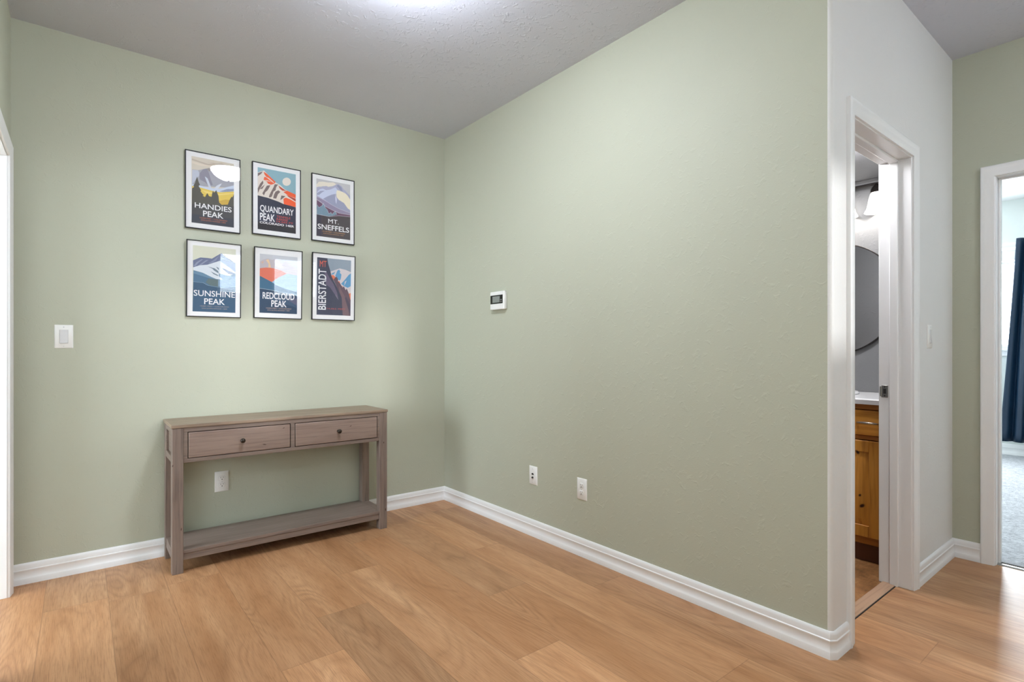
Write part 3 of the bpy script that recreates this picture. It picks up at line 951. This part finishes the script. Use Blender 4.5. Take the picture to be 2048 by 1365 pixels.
((104,84,98),[(0.434,0.685), (0.486,0.634), (0.52,0.669), (0.564,0.688), (0.611,0.653), (0.616,0.602), (0.668,0.581), (0.747,0.505), (0.791,0.527), (0.844,0.459), (0.875,0.493), (0.942,0.402), (0.987,0.298), (1.0,0.288), (1.0,0.0), (0.762,0.004), (0.589,0.495)]),
((68,72,92),[(0.0,1.0), (0.293,0.996), (0.317,0.902), (0.384,0.78), (0.417,0.694), (0.485,0.609), (0.589,0.495), (0.728,0.321), (0.762,0.004), (0.0,0.0)]),
((122,98,106),[(0.641,0.536), (0.729,0.44), (0.835,0.324), (0.906,0.226), (0.96,0.0), (0.766,0.004), (0.728,0.321), (0.658,0.428)]),
((108,98,122),[(0.213,0.763), (0.268,0.756), (0.365,0.653), (0.485,0.551), (0.588,0.407), (0.64,0.274), (0.518,0.375), (0.38,0.489), (0.261,0.533)]),
((150,142,152),[(0.535,0.366), (0.561,0.357), (0.631,0.269)]),
((84,76,94),[(0.817,0.324), (0.871,0.335), (1.0,0.177), (1.0,0.0), (0.906,0.165)]),
 ], text=[
  ('MT', (226, 106, 84), (0.077, 0.841), (0.27, 0.947), 0),
  ('BIERSTADT', (238, 238, 240), (0.041, 0.091), (0.268, 0.802), 0.01),
  ('14,065 FEET', (196, 90, 86), (0.297, 0.098), (0.843, 0.128), 0),
 ]),
}

# ------------------------------------------------------------------ console table
TX0, TX1, TYF, TYB, TZ = -1.806, -0.636, -0.342, -0.018, 0.757
tbl = tag(empty('console_table', ((TX0 + TX1) / 2, TYF, 0)), 'weathered grey-brown wooden console table against the green wall under the posters', 'table')


def T(o):
    return rel(o, tbl)


LG = 0.050
mb = MB()
mb.box((TX0 - .004, TYF - .004, TZ - .016), (TX1 + .004, -0.004, TZ))
T(mb.build('tabletop', M['table_top'], tbl, 0.0025))
for x in (TX0, TX1 - LG):
    for y in (TYF, TYB - LG):
        mb = MB()
        mb.box((x, y, 0), (x + LG, y + LG, TZ - .016))
        T(mb.build('leg', M['table_z'], tbl, 0.0022))
AB = 0.561                      # underside of the drawer frame
FZ0, FZ1 = 0.581, 0.718         # drawer opening
X0, X1 = TX0 + LG, TX1 - LG
DR = [(-1.737, -1.2285), (-1.2055, -0.7005)]
yf, yr = TYF + .003, TYF + .024
mb = MB()
mb.box((X0, yf, AB), (X1, yr, FZ0))
mb.box((X0, yf, FZ1), (X1, yr, TZ - .016))
mb.box((X0, yf, FZ0), (DR[0][0], yr, FZ1))
mb.box((DR[0][1], yf, FZ0), (DR[1][0], yr, FZ1))
mb.box((DR[1][1], yf, FZ0), (X1, yr, FZ1))
T(mb.build('drawer_frame', M['table_x'], tbl, 0.0015))
mb = MB()
mb.box((X0, yr + .02, AB + .004), (X1, TYB - .022, FZ1 - .002))
T(mb.build('drawer_box_housing', M['gap'], tbl))
mb = MB()
mb.box((X0, TYB - .022, AB), (X1, TYB - .004, TZ - .016))
T(mb.build('back_rail', M['table_x'], tbl, 0.0015))
for x0, x1 in DR:
    g = 0.0034
    mb = MB()
    mb.box((x0 + g, TYF + .001, FZ0 + g), (x1 - g, yr + .018, FZ1 - g))
    dr = T(mb.build('drawer', M['table_drawer'], tbl, 0.003))
    cx, cz = (x0 + x1) / 2, (FZ0 + FZ1) / 2
    mb = MB()
    mb.lathe([(.0085, 0.001), (.0085, -.003), (.005, -.006), (.005, -.012), (.0095, -.016), (.0125, -.021), (.0125, -.026), (.009, -.031), (.003, -.033), (.0004, -.0333)],
             (cx, TYF + .001, cz), 1, 24)
    kb = T(mb.build('knob', M['knob'], dr, smooth=True))
    kb['label'] = 'dark bronze knob'
for x0, s in ((TX0, 1), (TX1, -1)):
    # side: rail under the top, rail at the bottom of the frame, recessed panel between
    a, b = TYF + LG, TYB - LG
    mb = MB()
    mb.box((x0 + s * .002, a, TZ - .045), (x0 + s * .022, b, TZ - .016))
    mb.box((x0 + s * .002, a, AB), (x0 + s * .022, b, AB + .034))
    mb.box((x0 + s * .002, a, AB + .034), (x0 + s * .022, a + .020, TZ - .045))
    mb.box((x0 + s * .002, b - .020, AB + .034), (x0 + s * .022, b, TZ - .045))
    mb.box((x0 + s * .014, a + .02, AB + .034), (x0 + s * .022, b - .02, TZ - .045))
    T(mb.build('side_panel', M['table_y'], tbl, 0.0015))
    mb = MB()
    mb.box((x0 + s * .004, a, .064), (x0 + s * .024, b, .098))
    T(mb.build('shelf_side_rail', M['table_y'], tbl, 0.0015))
mb = MB()
mb.box((X0, TYF + .004, .098), (X1, TYB - .004, .116))
mb.box((TX0 + .004, TYF + LG, .098), (X0, TYB - LG, .116))
mb.box((X1, TYF + LG, .098), (TX1 - .004, TYB - LG, .116))
T(mb.build('lower_shelf', M['table_x'], tbl, 0.0015))
for y0, y1 in ((TYF + .008, TYF + .026), (TYB - .026, TYB - .008)):
    mb = MB()
    mb.box((X0, y0, .064), (X1, y1, .098))
    T(mb.build('shelf_rail', M['table_x'], tbl, 0.0015))

# ------------------------------------------------------------------ framed posters
_mc = {}


def ink(c):
    c = tuple(c)
    if c not in _mc:
        _mc[c] = plain('ink_%02x%02x%02x' % c, c, 0.62, mottle=0.03, scale=300, spec=0.2)
    return _mc[c]


def text_geo(body, offset):
    cu = bpy.data.curves.new('lettering_source', 'FONT')
    cu.body = body
    cu.offset = offset
    cu.resolution_u = 4
    ob = bpy.data.objects.new('lettering_source', cu)
    COL.objects.link(ob)
    bpy.context.view_layer.update()
    dg = bpy.context.evaluated_depsgraph_get()
    ev = ob.evaluated_get(dg)
    me = ev.to_mesh()
    vs = [tuple(v.co) for v in me.vertices]
    fs = [tuple(p.vertices) for p in me.polygons]
    ev.to_mesh_clear()
    bpy.data.objects.remove(ob)
    bpy.data.curves.remove(cu)
    x0, x1 = min(v[0] for v in vs), max(v[0] for v in vs)
    y0, y1 = min(v[1] for v in vs), max(v[1] for v in vs)
    return [((v[0] - x0) / (x1 - x0), (v[1] - y0) / (y1 - y0)) for v in vs], fs


def poster(key, cx, z0, w, h, art, label, lean=0.0, yaw=0.0):
    """local frame: x across, z up from the bottom edge, -y out of the wall; art = (left, right, bottom, top) margins"""
    r = tag(empty('framed_poster', (cx, -0.0015, z0)), label, 'poster', 'mountain posters over the console table')
    A = ART[key]
    D = 0.016
    hw = w / 2
    fr = 0.0042
    mb = MB()
    # frame: four mitred sides
    out = [(-hw, 0), (hw, 0), (hw, h), (-hw, h)]
    inn = [(-hw + fr, fr), (hw - fr, fr), (hw - fr, h - fr), (-hw + fr, h - fr)]
    for i in range(4):
        j = (i + 1) % 4
        a, b, c, d = out[i], out[j], inn[j], inn[i]
        mb.poly([(a[0], -D, a[1]), (b[0], -D, b[1]), (c[0], -D, c[1]), (d[0], -D, d[1])])
        mb.poly([(a[0], 0, a[1]), (b[0], 0, b[1]), (b[0], -D, b[1]), (a[0], -D, a[1])])
        mb.poly([(d[0], -D, d[1]), (c[0], -D, c[1]), (c[0], 0, c[1]), (d[0], 0, d[1])])
        mb.poly([(d[0], 0, d[1]), (c[0], 0, c[1]), (b[0], 0, b[1]), (a[0], 0, a[1])])
    bmesh.ops.remove_doubles(mb.bm, verts=mb.bm.verts, dist=1e-5)
    mb.build('frame', M['black_frame'], r)
    mats = [M['paper'], ink(A['bg'])]
    mb = MB()
    e = 0.0006
    yp = -0.0105
    mb.box((-hw + fr - e, -0.004, fr - e), (hw - fr + e, yp, h - fr + e), 0)
    ax0, ax1 = -hw + art[0] * w, hw - art[1] * w
    az0, az1 = art[2] * h, h - art[3] * h

    def P(u, v, y):
        return (ax0 + u * (ax1 - ax0), y, az0 + v * (az1 - az0))
    y = yp - 0.00005
    mb.poly([P(0, 0, y), P(1, 0, y), P(1, 1, y), P(0, 1, y)], 1)
    for c, pts in A['polys']:
        y -= 0.00004
        m = ink(c)
        if m not in mats:
            mats.append(m)
        q = []
        for p in pts:
            if not q or (abs(p[0] - q[-1][0]) + abs(p[1] - q[-1][1]) > 1e-4):
                q.append(p)
        ar = sum(q[i][0] * q[(i + 1) % len(q)][1] - q[(i + 1) % len(q)][0] * q[i][1] for i in range(len(q)))
        if ar < 0:
            q.reverse()
        mb.poly([P(u, v, y) for u, v in q], mats.index(m))
    mb.build('poster_print', mats, r, fixn=False)
    y -= 0.00008
    lm, mb = [], MB()
    for body, c, lb, rt, off in A['text']:
        m = ink(c)
        if m not in lm:
            lm.append(m)
        vs, fs = text_geo(body, off)
        if body == 'BIERSTADT':
            vs = [(1 - b, a) for a, b in vs]
        bv = [mb.bm.verts.new(P(lb[0] + a * (rt[0] - lb[0]), lb[1] + b * (rt[1] - lb[1]), y)) for a, b in vs]
        for f in fs:
            try:
                g = mb.bm.faces.new([bv[i] for i in f])
                g.material_index = lm.index(m)
            except ValueError:
                pass
    lo = mb.build('lettering', lm, r, fixn=False)
    lo['label'] = 'pale printed mountain name'
    mb = MB()
    mb.box((-hw + fr - e, -0.0150, fr - e), (hw - fr + e, -0.0132, h - fr + e))
    mb.build('glass', M['glass'], r)
    r.rotation_euler = (lean, 0, yaw)
    r.location.y = -0.0015 - hw * math.sin(abs(yaw))
    return r


MG = (.115, .105, .068, .066)
poster('handies', -1.5645, 1.829, .284, .440, (.112, .122, .073, .071), 'framed poster with HANDIES PEAK lettering, yellow meadow and dark fir trees')
poster('quandary', -1.2145, 1.840, .285, .438, (.108, .105, .072, .07), 'framed poster with QUANDARY PEAK lettering, orange slopes and a pale moon')
poster('sneffels', -0.8610, 1.845, .285, .434, (.108, .10, .072, .07), 'framed poster with MT. SNEFFELS lettering and a lavender snowy mountain')
LEAN = math.radians(2.0)
poster('sunshine', -1.5605, 1.328, .281, .434, (.11, .105, .068, .07), 'framed poster with SUNSHINE PEAK lettering and a white snowfield over blue hills', LEAN)
poster('redcloud', -1.2070, 1.332, .283, .431, (.112, .105, .075, .095), 'framed poster with REDCLOUD PEAK lettering and a salmon red slope', LEAN)
poster('bierstadt', -0.8610, 1.334, .284, .433, (.108, .10, .074, .07), 'framed poster with sideways BIERSTADT lettering beside a dark cliff', LEAN, math.radians(-1.1))

# ------------------------------------------------------------------ switches, outlets, thermostat


def plate(mb, w, h, d=0.006):
    """bevelled cover plate, local x across, z up, -y out"""
    hw, hh, b = w / 2, h / 2, 0.005
    mb.rings([[(-hw, 0, -hh), (hw, 0, -hh), (hw, 0, hh), (-hw, 0, hh)],
              [(-hw, -d * .35, -hh), (hw, -d * .35, -hh), (hw, -d * .35, hh), (-hw, -d * .35, hh)],
              [(-hw + b, -d, -hh + b), (hw - b, -d, -hh + b), (hw - b, -d, hh - b), (-hw + b, -d, hh - b)]])
    for f in mb.bm.faces:
        f.smooth = False


def screw(mb, x, z, d):
    mb.lathe([(.003, 0), (.003, -.0008), (.0022, -.0013), (.0002, -.0014)], (x, -d, z), 1, 12)


def light_switch(loc, rot, label):
    r = tag(empty('light_switch', loc, (0, 0, rot)), label, 'light switch', 'rocker light switches')
    mb = MB()
    plate(mb, .074, .118)
    pl = mb.build('cover_plate', M['plate'], r)
    mb = MB()
    mb.box((-.0172, -.0063, -.0342), (.0172, -.0058, .0342))
    mb.build('rocker_surround', M['seam'], r)
    mb = MB()
    mb.rings([[(-.0158, -.006, z) for z in (0,)] + [], ] if False else
             [[(x, -.006, -.0328), (x, -.0105, -.0328), (x, -.0072, 0), (x, -.0068, .0328), (x, -.006, .0328)] for x in (-.0158, .0158)])
    for f in mb.bm.faces:
        f.smooth = False
    mb.build('rocker', M['plate_grey'], r, 0.0008)
    for z in (.048, -.048):
        mb = MB()
        screw(mb, 0, z, .006)
        mb.build('screw', M['plate_grey'], r)
    return r


def outlet(loc, rot, label):
    r = tag(empty('wall_outlet', loc, (0, 0, rot)), label, 'outlet', 'white duplex wall outlets')
    mb = MB()
    plate(mb, .074, .118)
    mb.build('cover_plate', M['plate'], r)
    for s in (1, -1):
        cz = .0195 * s
        mb = MB()
        ring = []
        for i in range(28):
            t = 2 * math.pi * i / 28
            ring.append((max(-.0172, min(.0172, .0185 * math.cos(t))), max(-.0142, min(.0142, .0185 * math.sin(t)))))
        mb.rings([[(a * q, yy, cz + b * q) for a, b in ring] for q, yy in ((1.0, -.005), (1.0, -.0072), (.94, -.0078))])
        fc = mb.build('receptacle', M['plate'], r)
        mb = MB()
        mb.box((-.0074, -.0082, cz + .001), (-.0056, -.0076, cz + .0085))
        mb.box((.0056, -.0082, cz + .002), (.0074, -.0076, cz + .0085))
        mb.lathe([(.0026, -.0076), (.0026, -.0082), (.0002, -.0082)], (0, 0, cz - .0065), 1, 12)
        mb.build('slot', M['slot'], fc)
        mb = MB()
        mb.rings([[(a * q, yy, cz + b * q) for a, b in ring] for q, yy in ((1.045, -.0055), (1.045, -.0063))])
        mb.build('receptacle_gap', M['seam'], r)
    mb = MB()
    screw(mb, 0, 0, .006)
    mb.build('screw', M['plate_grey'], r)
    return r


light_switch((-2.232, 0, 1.206), 0, 'white rocker light switch on the green wall beside the left doorway')
light_switch((1.178, YC, 1.206), 0, 'white rocker light switch on the white wall beside the bathroom doorway')
outlet((-1.519, 0, .3675), 0, 'white outlet on the wall below the drawers of the console table')
outlet((0, -1.4455, .3695), -R90, 'white outlet low on the long green wall, nearer the bathroom doorway')
r = tag(empty('phone_jack', (0, -1.0345, .370), (0, 0, -R90)), 'white wall plate with two dark jacks, low on the long green wall', 'wall plate')
mb = MB()
plate(mb, .073, .112)
mb.build('cover_plate', M['plate'], r)
mb = MB()
mb.box((-.0105, -.0072, .004), (.0075, -.0058, .0125))
mb.box((-.005, -.0074, .0125), (.002, -.0058, .0155))
mb.build('jack', M['slot'], r)['label'] = 'dark phone socket'
mb = MB()
mb.lathe([(.0062, -.0058), (.0062, -.0085), (.0045, -.0095), (.0045, -.014), (.0015, -.0142)], (0, 0, -.0115), 1, 14)
mb.build('coax_connector', M['dark_metal'], r)
for z in (.042, -.042):
    mb = MB()
    screw(mb, 0, z, .006)
    mb.build('screw', M['plate_grey'], r)

# thermostat, local -y out of the long green wall
r = tag(empty('thermostat', (0, -.697, 1.4615), (0, 0, -R90)), 'white digital thermostat with black-edged screen on the long green wall', 'thermostat')
mb = MB()
mb.box((-.074, 0, -.057), (.074, -.012, .057))
mb.build('back_plate', M['plate'], r, 0.004)
mb = MB()
mb.box((-.077, -.008, -.060), (.077, -.026, .060))
mb.build('housing', M['plate'], r, 0.006, 3)
mb = MB()
mb.box((-.071, -.0255, -.021), (.062, -.0272, .036))
bz = mb.build('screen_bezel', M['bezel'], r, 0.002)
mb = MB()
mb.box((-.048, -.0271, -.013), (.031, -.0277, .028))
mb.build('display', M['lcd'], bz)
for z in (.003, -.009):
    mb = MB()
    mb.box((.0385, -.0271, z - .0035), (.0535, -.0286, z + .0035))
    mb.build('button', plain('grey_button', (120, 120, 118), 0.4), bz, 0.001)
mb = MB()
mb.box((-.071, -.0258, -.056), (.062, -.0268, -.024))
mb.build('cover_flap', M['plate'], r, 0.002)

# ------------------------------------------------------------------ ceiling bowl lamps: one mirrored in a poster, two added as fill


def bowl_lamp(loc, label, bowl='lamp_bowl'):
    r = tag(empty('ceiling_light', loc), label, 'ceiling light', 'glass bowl ceiling lights')
    mb = MB()
    mb.lathe([(.065, 0), (.065, -.012), (.03, -.022), (.012, -.026), (.012, -.10), (.0004, -.10)], (0, 0, 0), 2, 28)
    mb.build('canopy', M['metal'], r)
    mb = MB()
    prof = [(.136, -.068), (.138, -.072), (.131, -.090), (.115, -.112), (.090, -.132), (.060, -.147), (.026, -.154), (.0004, -.155)]
    mb.lathe(prof, (0, 0, 0), 2, 40, cap=False)
    bw = mb.build('glass_bowl', M[bowl], r)
    bw['label'] = 'lit white glass bowl'
    mb = MB()
    mb.lathe([(.0004, -.066), (.139, -.066), (.139, -.0715), (.0004, -.0715)], (0, 0, 0), 2, 40, cap=False)
    mb.build('bowl_top_shield', M['trim'], r)  # opaque disc added over the bowl to keep its glow off the ceiling
    mb = MB()
    mb.lathe([(.008, -.152), (.009, -.158), (.005, -.164), (.0004, -.166)], (0, 0, 0), 2, 20)
    mb.build('finial', M['metal'], r)
    return r


bowl_lamp((-1.175, -1.62, H), 'lit glass bowl ceiling light mirrored in the HANDIES PEAK poster glass')
bowl_lamp((-1.60, -4.40, H), 'added glass bowl fill light close behind the viewer', 'fill_bowl_hall')  # unseen lamp added to fill the hall walls and bathroom jamb
bowl_lamp((0.95, -3.95, H), 'added glass bowl fill light in the passage outside the bedroom doorway', 'fill_bowl_passage')  # unseen lamp added to lift the passage walls, floor and ceiling

# ------------------------------------------------------------------ bathroom
VX0, VX1 = 1.130, XD          # cabinet face .. wall
VY0, VY1 = YCB + 0.012, -1.62
van = tag(empty('vanity_cabinet', (VX0, VY0, 0)), 'honey pine vanity cabinet under the white counter inside the bathroom', 'cabinet')


def V(o):
    return rel(o, van)


mb = MB()
mb.box((VX0 + .02, VY0, .095), (VX1 - .004, VY0 + .018, .848))
mb.box((VX0 + .02, VY1 - .018, .095), (VX1 - .004, VY1, .848))
mb.box((VX1 - .016, VY0 + .018, .113), (VX1 - .004, VY1 - .018, .848))
mb.box((VX0 + .02, VY0 + .018, .095), (VX1 - .004, VY1 - .018, .113))
V(mb.build('body', M['pine_dark'], van, 0.001))
mb = MB()
mb.box((VX0 + .022, VY0 + .0, 0), (VX1 - .004, VY1, .095))
V(mb.build('toe_kick', M['toe'], van))
mb = MB()
cols = [(-2.532, -2.150), (-2.110, -1.660)]
mb.box((VX0 + .002, VY0, .095), (VX0 + .02, VY1, .140))
mb.box((VX0 + .002, VY0, .818), (VX0 + .02, VY1, .848))
mb.box((VX0 + .002, VY0, .655), (VX0 + .02, VY1, .678))
ys = [VY0, cols[0][0] + .008, cols[0][1] - .008, cols[1][0] + .008, cols[1][1] - .008, VY1]
for i in (0, 2, 4):
    mb.box((VX0 + .002, ys[i], .140), (VX0 + .02, ys[i + 1], .655))
    mb.box((VX0 + .002, ys[i], .678), (VX0 + .02, ys[i + 1], .818))
V(mb.build('face_frame', M['pine_dark'], van, 0.001))
for ci, (y0, y1) in enumerate(cols):
    mb = MB()
    mb.box((VX0 - .014, y0, .681), (VX0 + .0045, y1, .815))
    dr = V(mb.build('drawer', M['pine_y'], van, 0.004))
    for hy in ((-2.466, -2.216) if ci == 0 else (-1.885,)):
        mb = MB()
        pts = [(VX0 - .012, hy - .050, .748), (VX0 - .030, hy - .046, .749), (VX0 - .038, hy - .025, .750), (VX0 - .040, hy, .750),
               (VX0 - .038, hy + .025, .750), (VX0 - .030, hy + .046, .749), (VX0 - .012, hy + .050, .748)]
        mb.tube(pts, [.004, .0045, .0065, .0075, .0065, .0045, .004], 10)
        V(mb.build('handle', M['handle'], dr, smooth=True))['label'] = 'pale metal bow handle'
    # frame and raised panel door
    z0, z1 = .136, .652
    xs_ = VX0 - .014
    mb = MB()
    st = .062
    mb.box((xs_, y0, z0), (VX0 + .0035, y0 + st, z1))
    mb.box((xs_, y1 - st, z0), (VX0 + .0035, y1, z1))
    mb.box((xs_, y0 + st, z0), (VX0 + .0035, y1 - st, z0 + st))
    mb.box((xs_, y0 + st, z1 - st), (VX0 + .0035, y1 - st, z1))
    dw = V(mb.build('door', M['pine_z'], van, 0.003))
    mb = MB()
    a0, a1, b0, b1 = y0 + st - .001, y1 - st + .001, z0 + st - .001, z1 - st + .001
    q = .036

    def rc(x, d):
        return [(x, a0 + d, b0 + d), (x, a1 - d, b0 + d), (x, a1 - d, b1 - d), (x, a0 + d, b1 - d)]
    mb.rings([rc(VX0 + .003, 0), rc(VX0 - .0035, 0), rc(VX0 - .0035, .006), rc(VX0 - .0115, q - .002), rc(VX0 - .0120, q)])
    for f in mb.bm.faces:
        f.smooth = False
    V(mb.build('raised_panel', M['pine_z'], dw))
# worktop with a self-rimming basin
ct = tag(empty('vanity_countertop', (1.10, VY0, .848)), 'white bathroom countertop on the pine vanity', 'countertop')
SX, SY, SA, SB = 1.365, -2.085, .165, .235
mb = MB()
N = 40


def ell(a, b, z, n=N):
    return [(SX + a * math.cos(2 * math.pi * i / n), SY + b * math.sin(2 * math.pi * i / n), z) for i in range(n)]


def rect_ring(x0, x1, y0, y1, z, n=N):
    out = []
    for i in range(n):
        t = 2 * math.pi * i / n
        c, s = math.cos(t), math.sin(t)
        k_ = min(((x1 - SX) / c if c > 0 else (x0 - SX) / c) if abs(c) > 1e-6 else 1e9,
                 ((y1 - SY) / s if s > 0 else (y0 - SY) / s) if abs(s) > 1e-6 else 1e9)
        out.append((SX + c * k_, SY + s * k_, z))
    # snap nearest ring points onto the four corners
    for cx in (x0, x1):
        for cy in (y0, y1):
            j = min(range(n), key=lambda q_: (out[q_][0] - cx) ** 2 + (out[q_][1] - cy) ** 2)
            out[j] = (cx, cy, z)
    return out


cx0, cx1, cy0, cy1 = 1.098, VX1 - .003, YCB + .003, VY1 + .01
mb.rings([ell(SA, SB, .8485), rect_ring(cx0, cx1, cy0, cy1, .8485), rect_ring(cx0 - .002, cx1, cy0, cy1, .872),
          rect_ring(cx0 + .004, cx1, cy0, cy1, .879), ell(SA, SB, .879), ell(SA, SB, .8485)], cap=False)
for f in mb.bm.faces:
    f.smooth = False
rel(mb.build('slab', M['counter'], ct), ct)
sk = tag(empty('sink_basin', (SX, SY, .879)), 'white oval sink basin set in the bathroom counter', 'sink')
mb = MB()
mb.rings([ell(SA + .012, SB + .012, .8792), ell(SA + .016, SB + .016, .886), ell(SA + .008, SB + .008, .896), ell(SA - .014, SB - .014, .8965),
          ell(SA - .026, SB - .026, .886), ell(SA - .045, SB - .045, .82), ell(SA - .09, SB - .10, .765), ell(.02, .02, .755)], cap=False)
rel(mb.build('bowl', M['porcelain'], sk), sk)
mb = MB()
mb.lathe([(.021, .0), (.021, .003), (.012, .004), (.0004, .004)], (SX, SY, .755), 2, 20)
rel(mb.build('drain', M['metal'], sk), sk)

mir = tag(empty('round_mirror', (XD, -2.125, 1.459)), 'round dark-rimmed mirror on the wall above the bathroom sink', 'mirror')
mb = MB()
mb.lathe([(.335, 0), (.344, -.004), (.344, -.010), (.0004, -.010)], (0, 0, 0), 0, 96)
for f in mb.bm.faces:
    f.smooth = False
mb.build('mirror_glass', M['mirror'], mir)
mb = MB()
mb.lathe([(.3425, -.001), (.350, -.001), (.350, -.020), (.348, -.022), (.3425, -.022), (.3425, -.001)], (0, 0, 0), 0, 96, cap=False)
mb.build('frame', M['dark_metal'], mir)['label'] = 'thin dark rim'

vl = tag(empty('vanity_light', (XD, -2.125, 2.10)), 'dark bar light with lit bell glass shades above the round mirror', 'wall light')
mb = MB()
mb.box((-.02, -.11, -.005), (-.0005, .11, .045))
mb.build('wall_plate', M['dark_metal'], vl, 0.004)
XL = -.062
mb = MB()
mb.tube([(XL, -.37, .030), (XL, .37, .030)], .0085, 12)
for y in (-.06, .06):
    mb.tube([(-.018, y, .026), (XL, y, .030)], .006, 10)
mb.build('bar', M['dark_metal'], vl)
for y in (-.248, -.083, .083, .248):
    mb = MB()
    mb.lathe([(.010, .030), (.012, .022), (.022, .012), (.030, -.004), (.033, -.022), (.0305, -.024), (.0004, -.022)], (XL, y, 0), 2, 24)
    hd = mb.build('shade_holder', M['dark_metal'], vl)
    mb = MB()
    mb.lathe([(.027, -.020), (.034, -.035), (.041, -.060), (.046, -.090), (.052, -.118), (.064, -.142), (.062, -.1425), (.050, -.118), (.044, -.090),
              (.039, -.060), (.032, -.036), (.026, -.022)], (XL, y, 0), 2, 28, cap=False)
    sh = mb.build('glass_shade', M['shade'], vl)
    sh['label'] = 'lit white bell glass shade'
    mb = MB()
    mb.lathe([(.0004, -.024), (.013, -.028), (.016, -.05), (.024, -.075), (.022, -.095), (.010, -.108), (.0004, -.110)], (XL, y, 0), 2, 18)
    mb.build('bulb', glow('lit_bulb', (255, 252, 248), 100), sh)

# ------------------------------------------------------------------ bedroom
fl = tag(empty('flush_fill_light', (0.82, -2.33, 2.165)), 'small round flush fill light added inside the bathroom', 'ceiling light')  # unseen bathroom lamp added to brighten the doorway floor and cabinet
mb = MB()
mb.lathe([(.0004, 0), (.135, 0), (.138, -.012), (.130, -.020), (.0004, -.020)], (0, 0, 0), 2, 32)
mb.build('base_ring', M['metal'], fl)
mb = MB()
mb.lathe([(.125, -.018), (.120, -.035), (.100, -.055), (.065, -.070), (.025, -.077), (.0004, -.078)], (0, 0, 0), 2, 32, cap=False)
mb.build('fill_dome', glow('lit_fill_dome', (250, 250, 255), 95), fl)
rd = tag(empty('curtain_rod', (XW, -1.755, 2.262)), 'thin white curtain rod over the bedroom window', 'curtain rod')
mb = MB()
mb.tube([(-.075, -1.10, 0), (-.075, 1.10, 0)], .008, 12)
mb.build('rod', M['vinyl_white'], rd)
for y in (-1.02, 1.02):
    mb = MB()
    mb.tube([(-.0005, y, -.012), (-.075, y, -.010)], .006, 8)
    mb.box((-.006, y - .012, -.04), (-.0005, y + .012, .02))
    mb.build('bracket', M['vinyl_white'], rd)
for y in (-1.10, 1.10):
    mb = MB()
    mb.lathe([(.006, -.02), (.018, -.008), (.02, .004), (.012, .016), (.0004, .02)], (-.075, y, 0), 1, 16)
    mb.build('finial', M['vinyl_white'], rd)
cu = tag(empty('curtain', (XW, -2.40, 2.31)), 'dark blue satin curtain hanging beside the bedroom window', 'curtain')
mb = MB()
NU, NV = 140, 26
grid = []
for j in range(NV + 1):
    s = j / NV
    z = 2.305 - s * (2.305 - .168)
    hem = 0.125 * s ** 1.15
    row = []
    for i in range(NU + 1):
        u = i / NU
        y = (-2.398 + hem) + u * ((-2.86) - (-2.398) - hem * 1.2)
        amp = .020 + .014 * s
        if z > 2.24:
            amp *= 0.65
        ph = u * 2 * math.pi * 5.3 + 0.5 * math.sin(3.1 * s + u * 4)
        off = amp * (math.sin(ph) + .28 * math.sin(2.1 * ph + 1.3))
        row.append(mb.bm.verts.new((XW - .090 - amp * 1.28 - off - 0.02 * s, y, z)))
    grid.append(row)
for a, b in zip(grid[:-1], grid[1:]):
    for i in range(NU):
        f = mb.bm.faces.new((a[i], a[i + 1], b[i + 1], b[i]))
        f.smooth = True
pn = rel(mb.build('panel', M['curtain'], cu), cu)
md = pn.modifiers.new('cloth', 'SOLIDIFY')
md.thickness = 0.003
bl = tag(empty('window_blind', (XW, BW0, BWZ1)), 'raised white window blind with a boxed valance at the bedroom window', 'window blind')
mb = MB()
ya, yb = BW0 - .012, BW1 + .012
mb.box((XW - .062, ya, 2.085), (XW - .052, yb, 2.185))
mb.box((XW - .062, ya, 2.185), (XW - .001, yb, 2.195))
mb.box((XW - .052, ya, 2.085), (XW - .001, ya + .01, 2.185))
mb.box((XW - .052, yb - .01, 2.085), (XW - .001, yb, 2.185))
rel(mb.build('valance', M['vinyl_white'], bl, 0.002), bl)
mb = MB()
for i in range(6):
    mb.box((XW - .048, ya + .02, 2.058 + i * .004), (XW - .006, yb - .02, 2.060 + i * .004))
mb.box((XW - .05, ya + .02, 2.048), (XW - .006, yb - .02, 2.057))
rel(mb.build('slat_stack', M['vinyl_white'], bl), bl)
# slatted blinds in the windows behind the camera, seen as fine lines in the poster glass
for i, (a0, a1) in enumerate(WIN):
    b = tag(empty('window_blind', (a0, YBK, WZ1)), ('wide' if i else 'narrow') + ' open slatted blind in the window behind the viewer', 'window blind')
    mb = MB()
    z = WZ0 + .05
    while z < WZ1 - .05:
        mb.box((a0 + .008, YBK - .034, z), (a1 - .008, YBK - .012, z + .0015))
        z += .022
    rel(mb.build('slats', M['vinyl_white'], b), b)
    mb = MB()
    mb.box((a0 + .004, YBK - .045, WZ1 - .035), (a1 - .004, YBK - .005, WZ1 - .001))
    rel(mb.build('head_rail', M['vinyl_white'], b), b)
    mb = MB()
    mb.box((a0 + .008, YBK - .036, WZ0 + .02), (a1 - .008, YBK - .010, WZ0 + .034))
    rel(mb.build('bottom_rail', M['vinyl_white'], b), b)
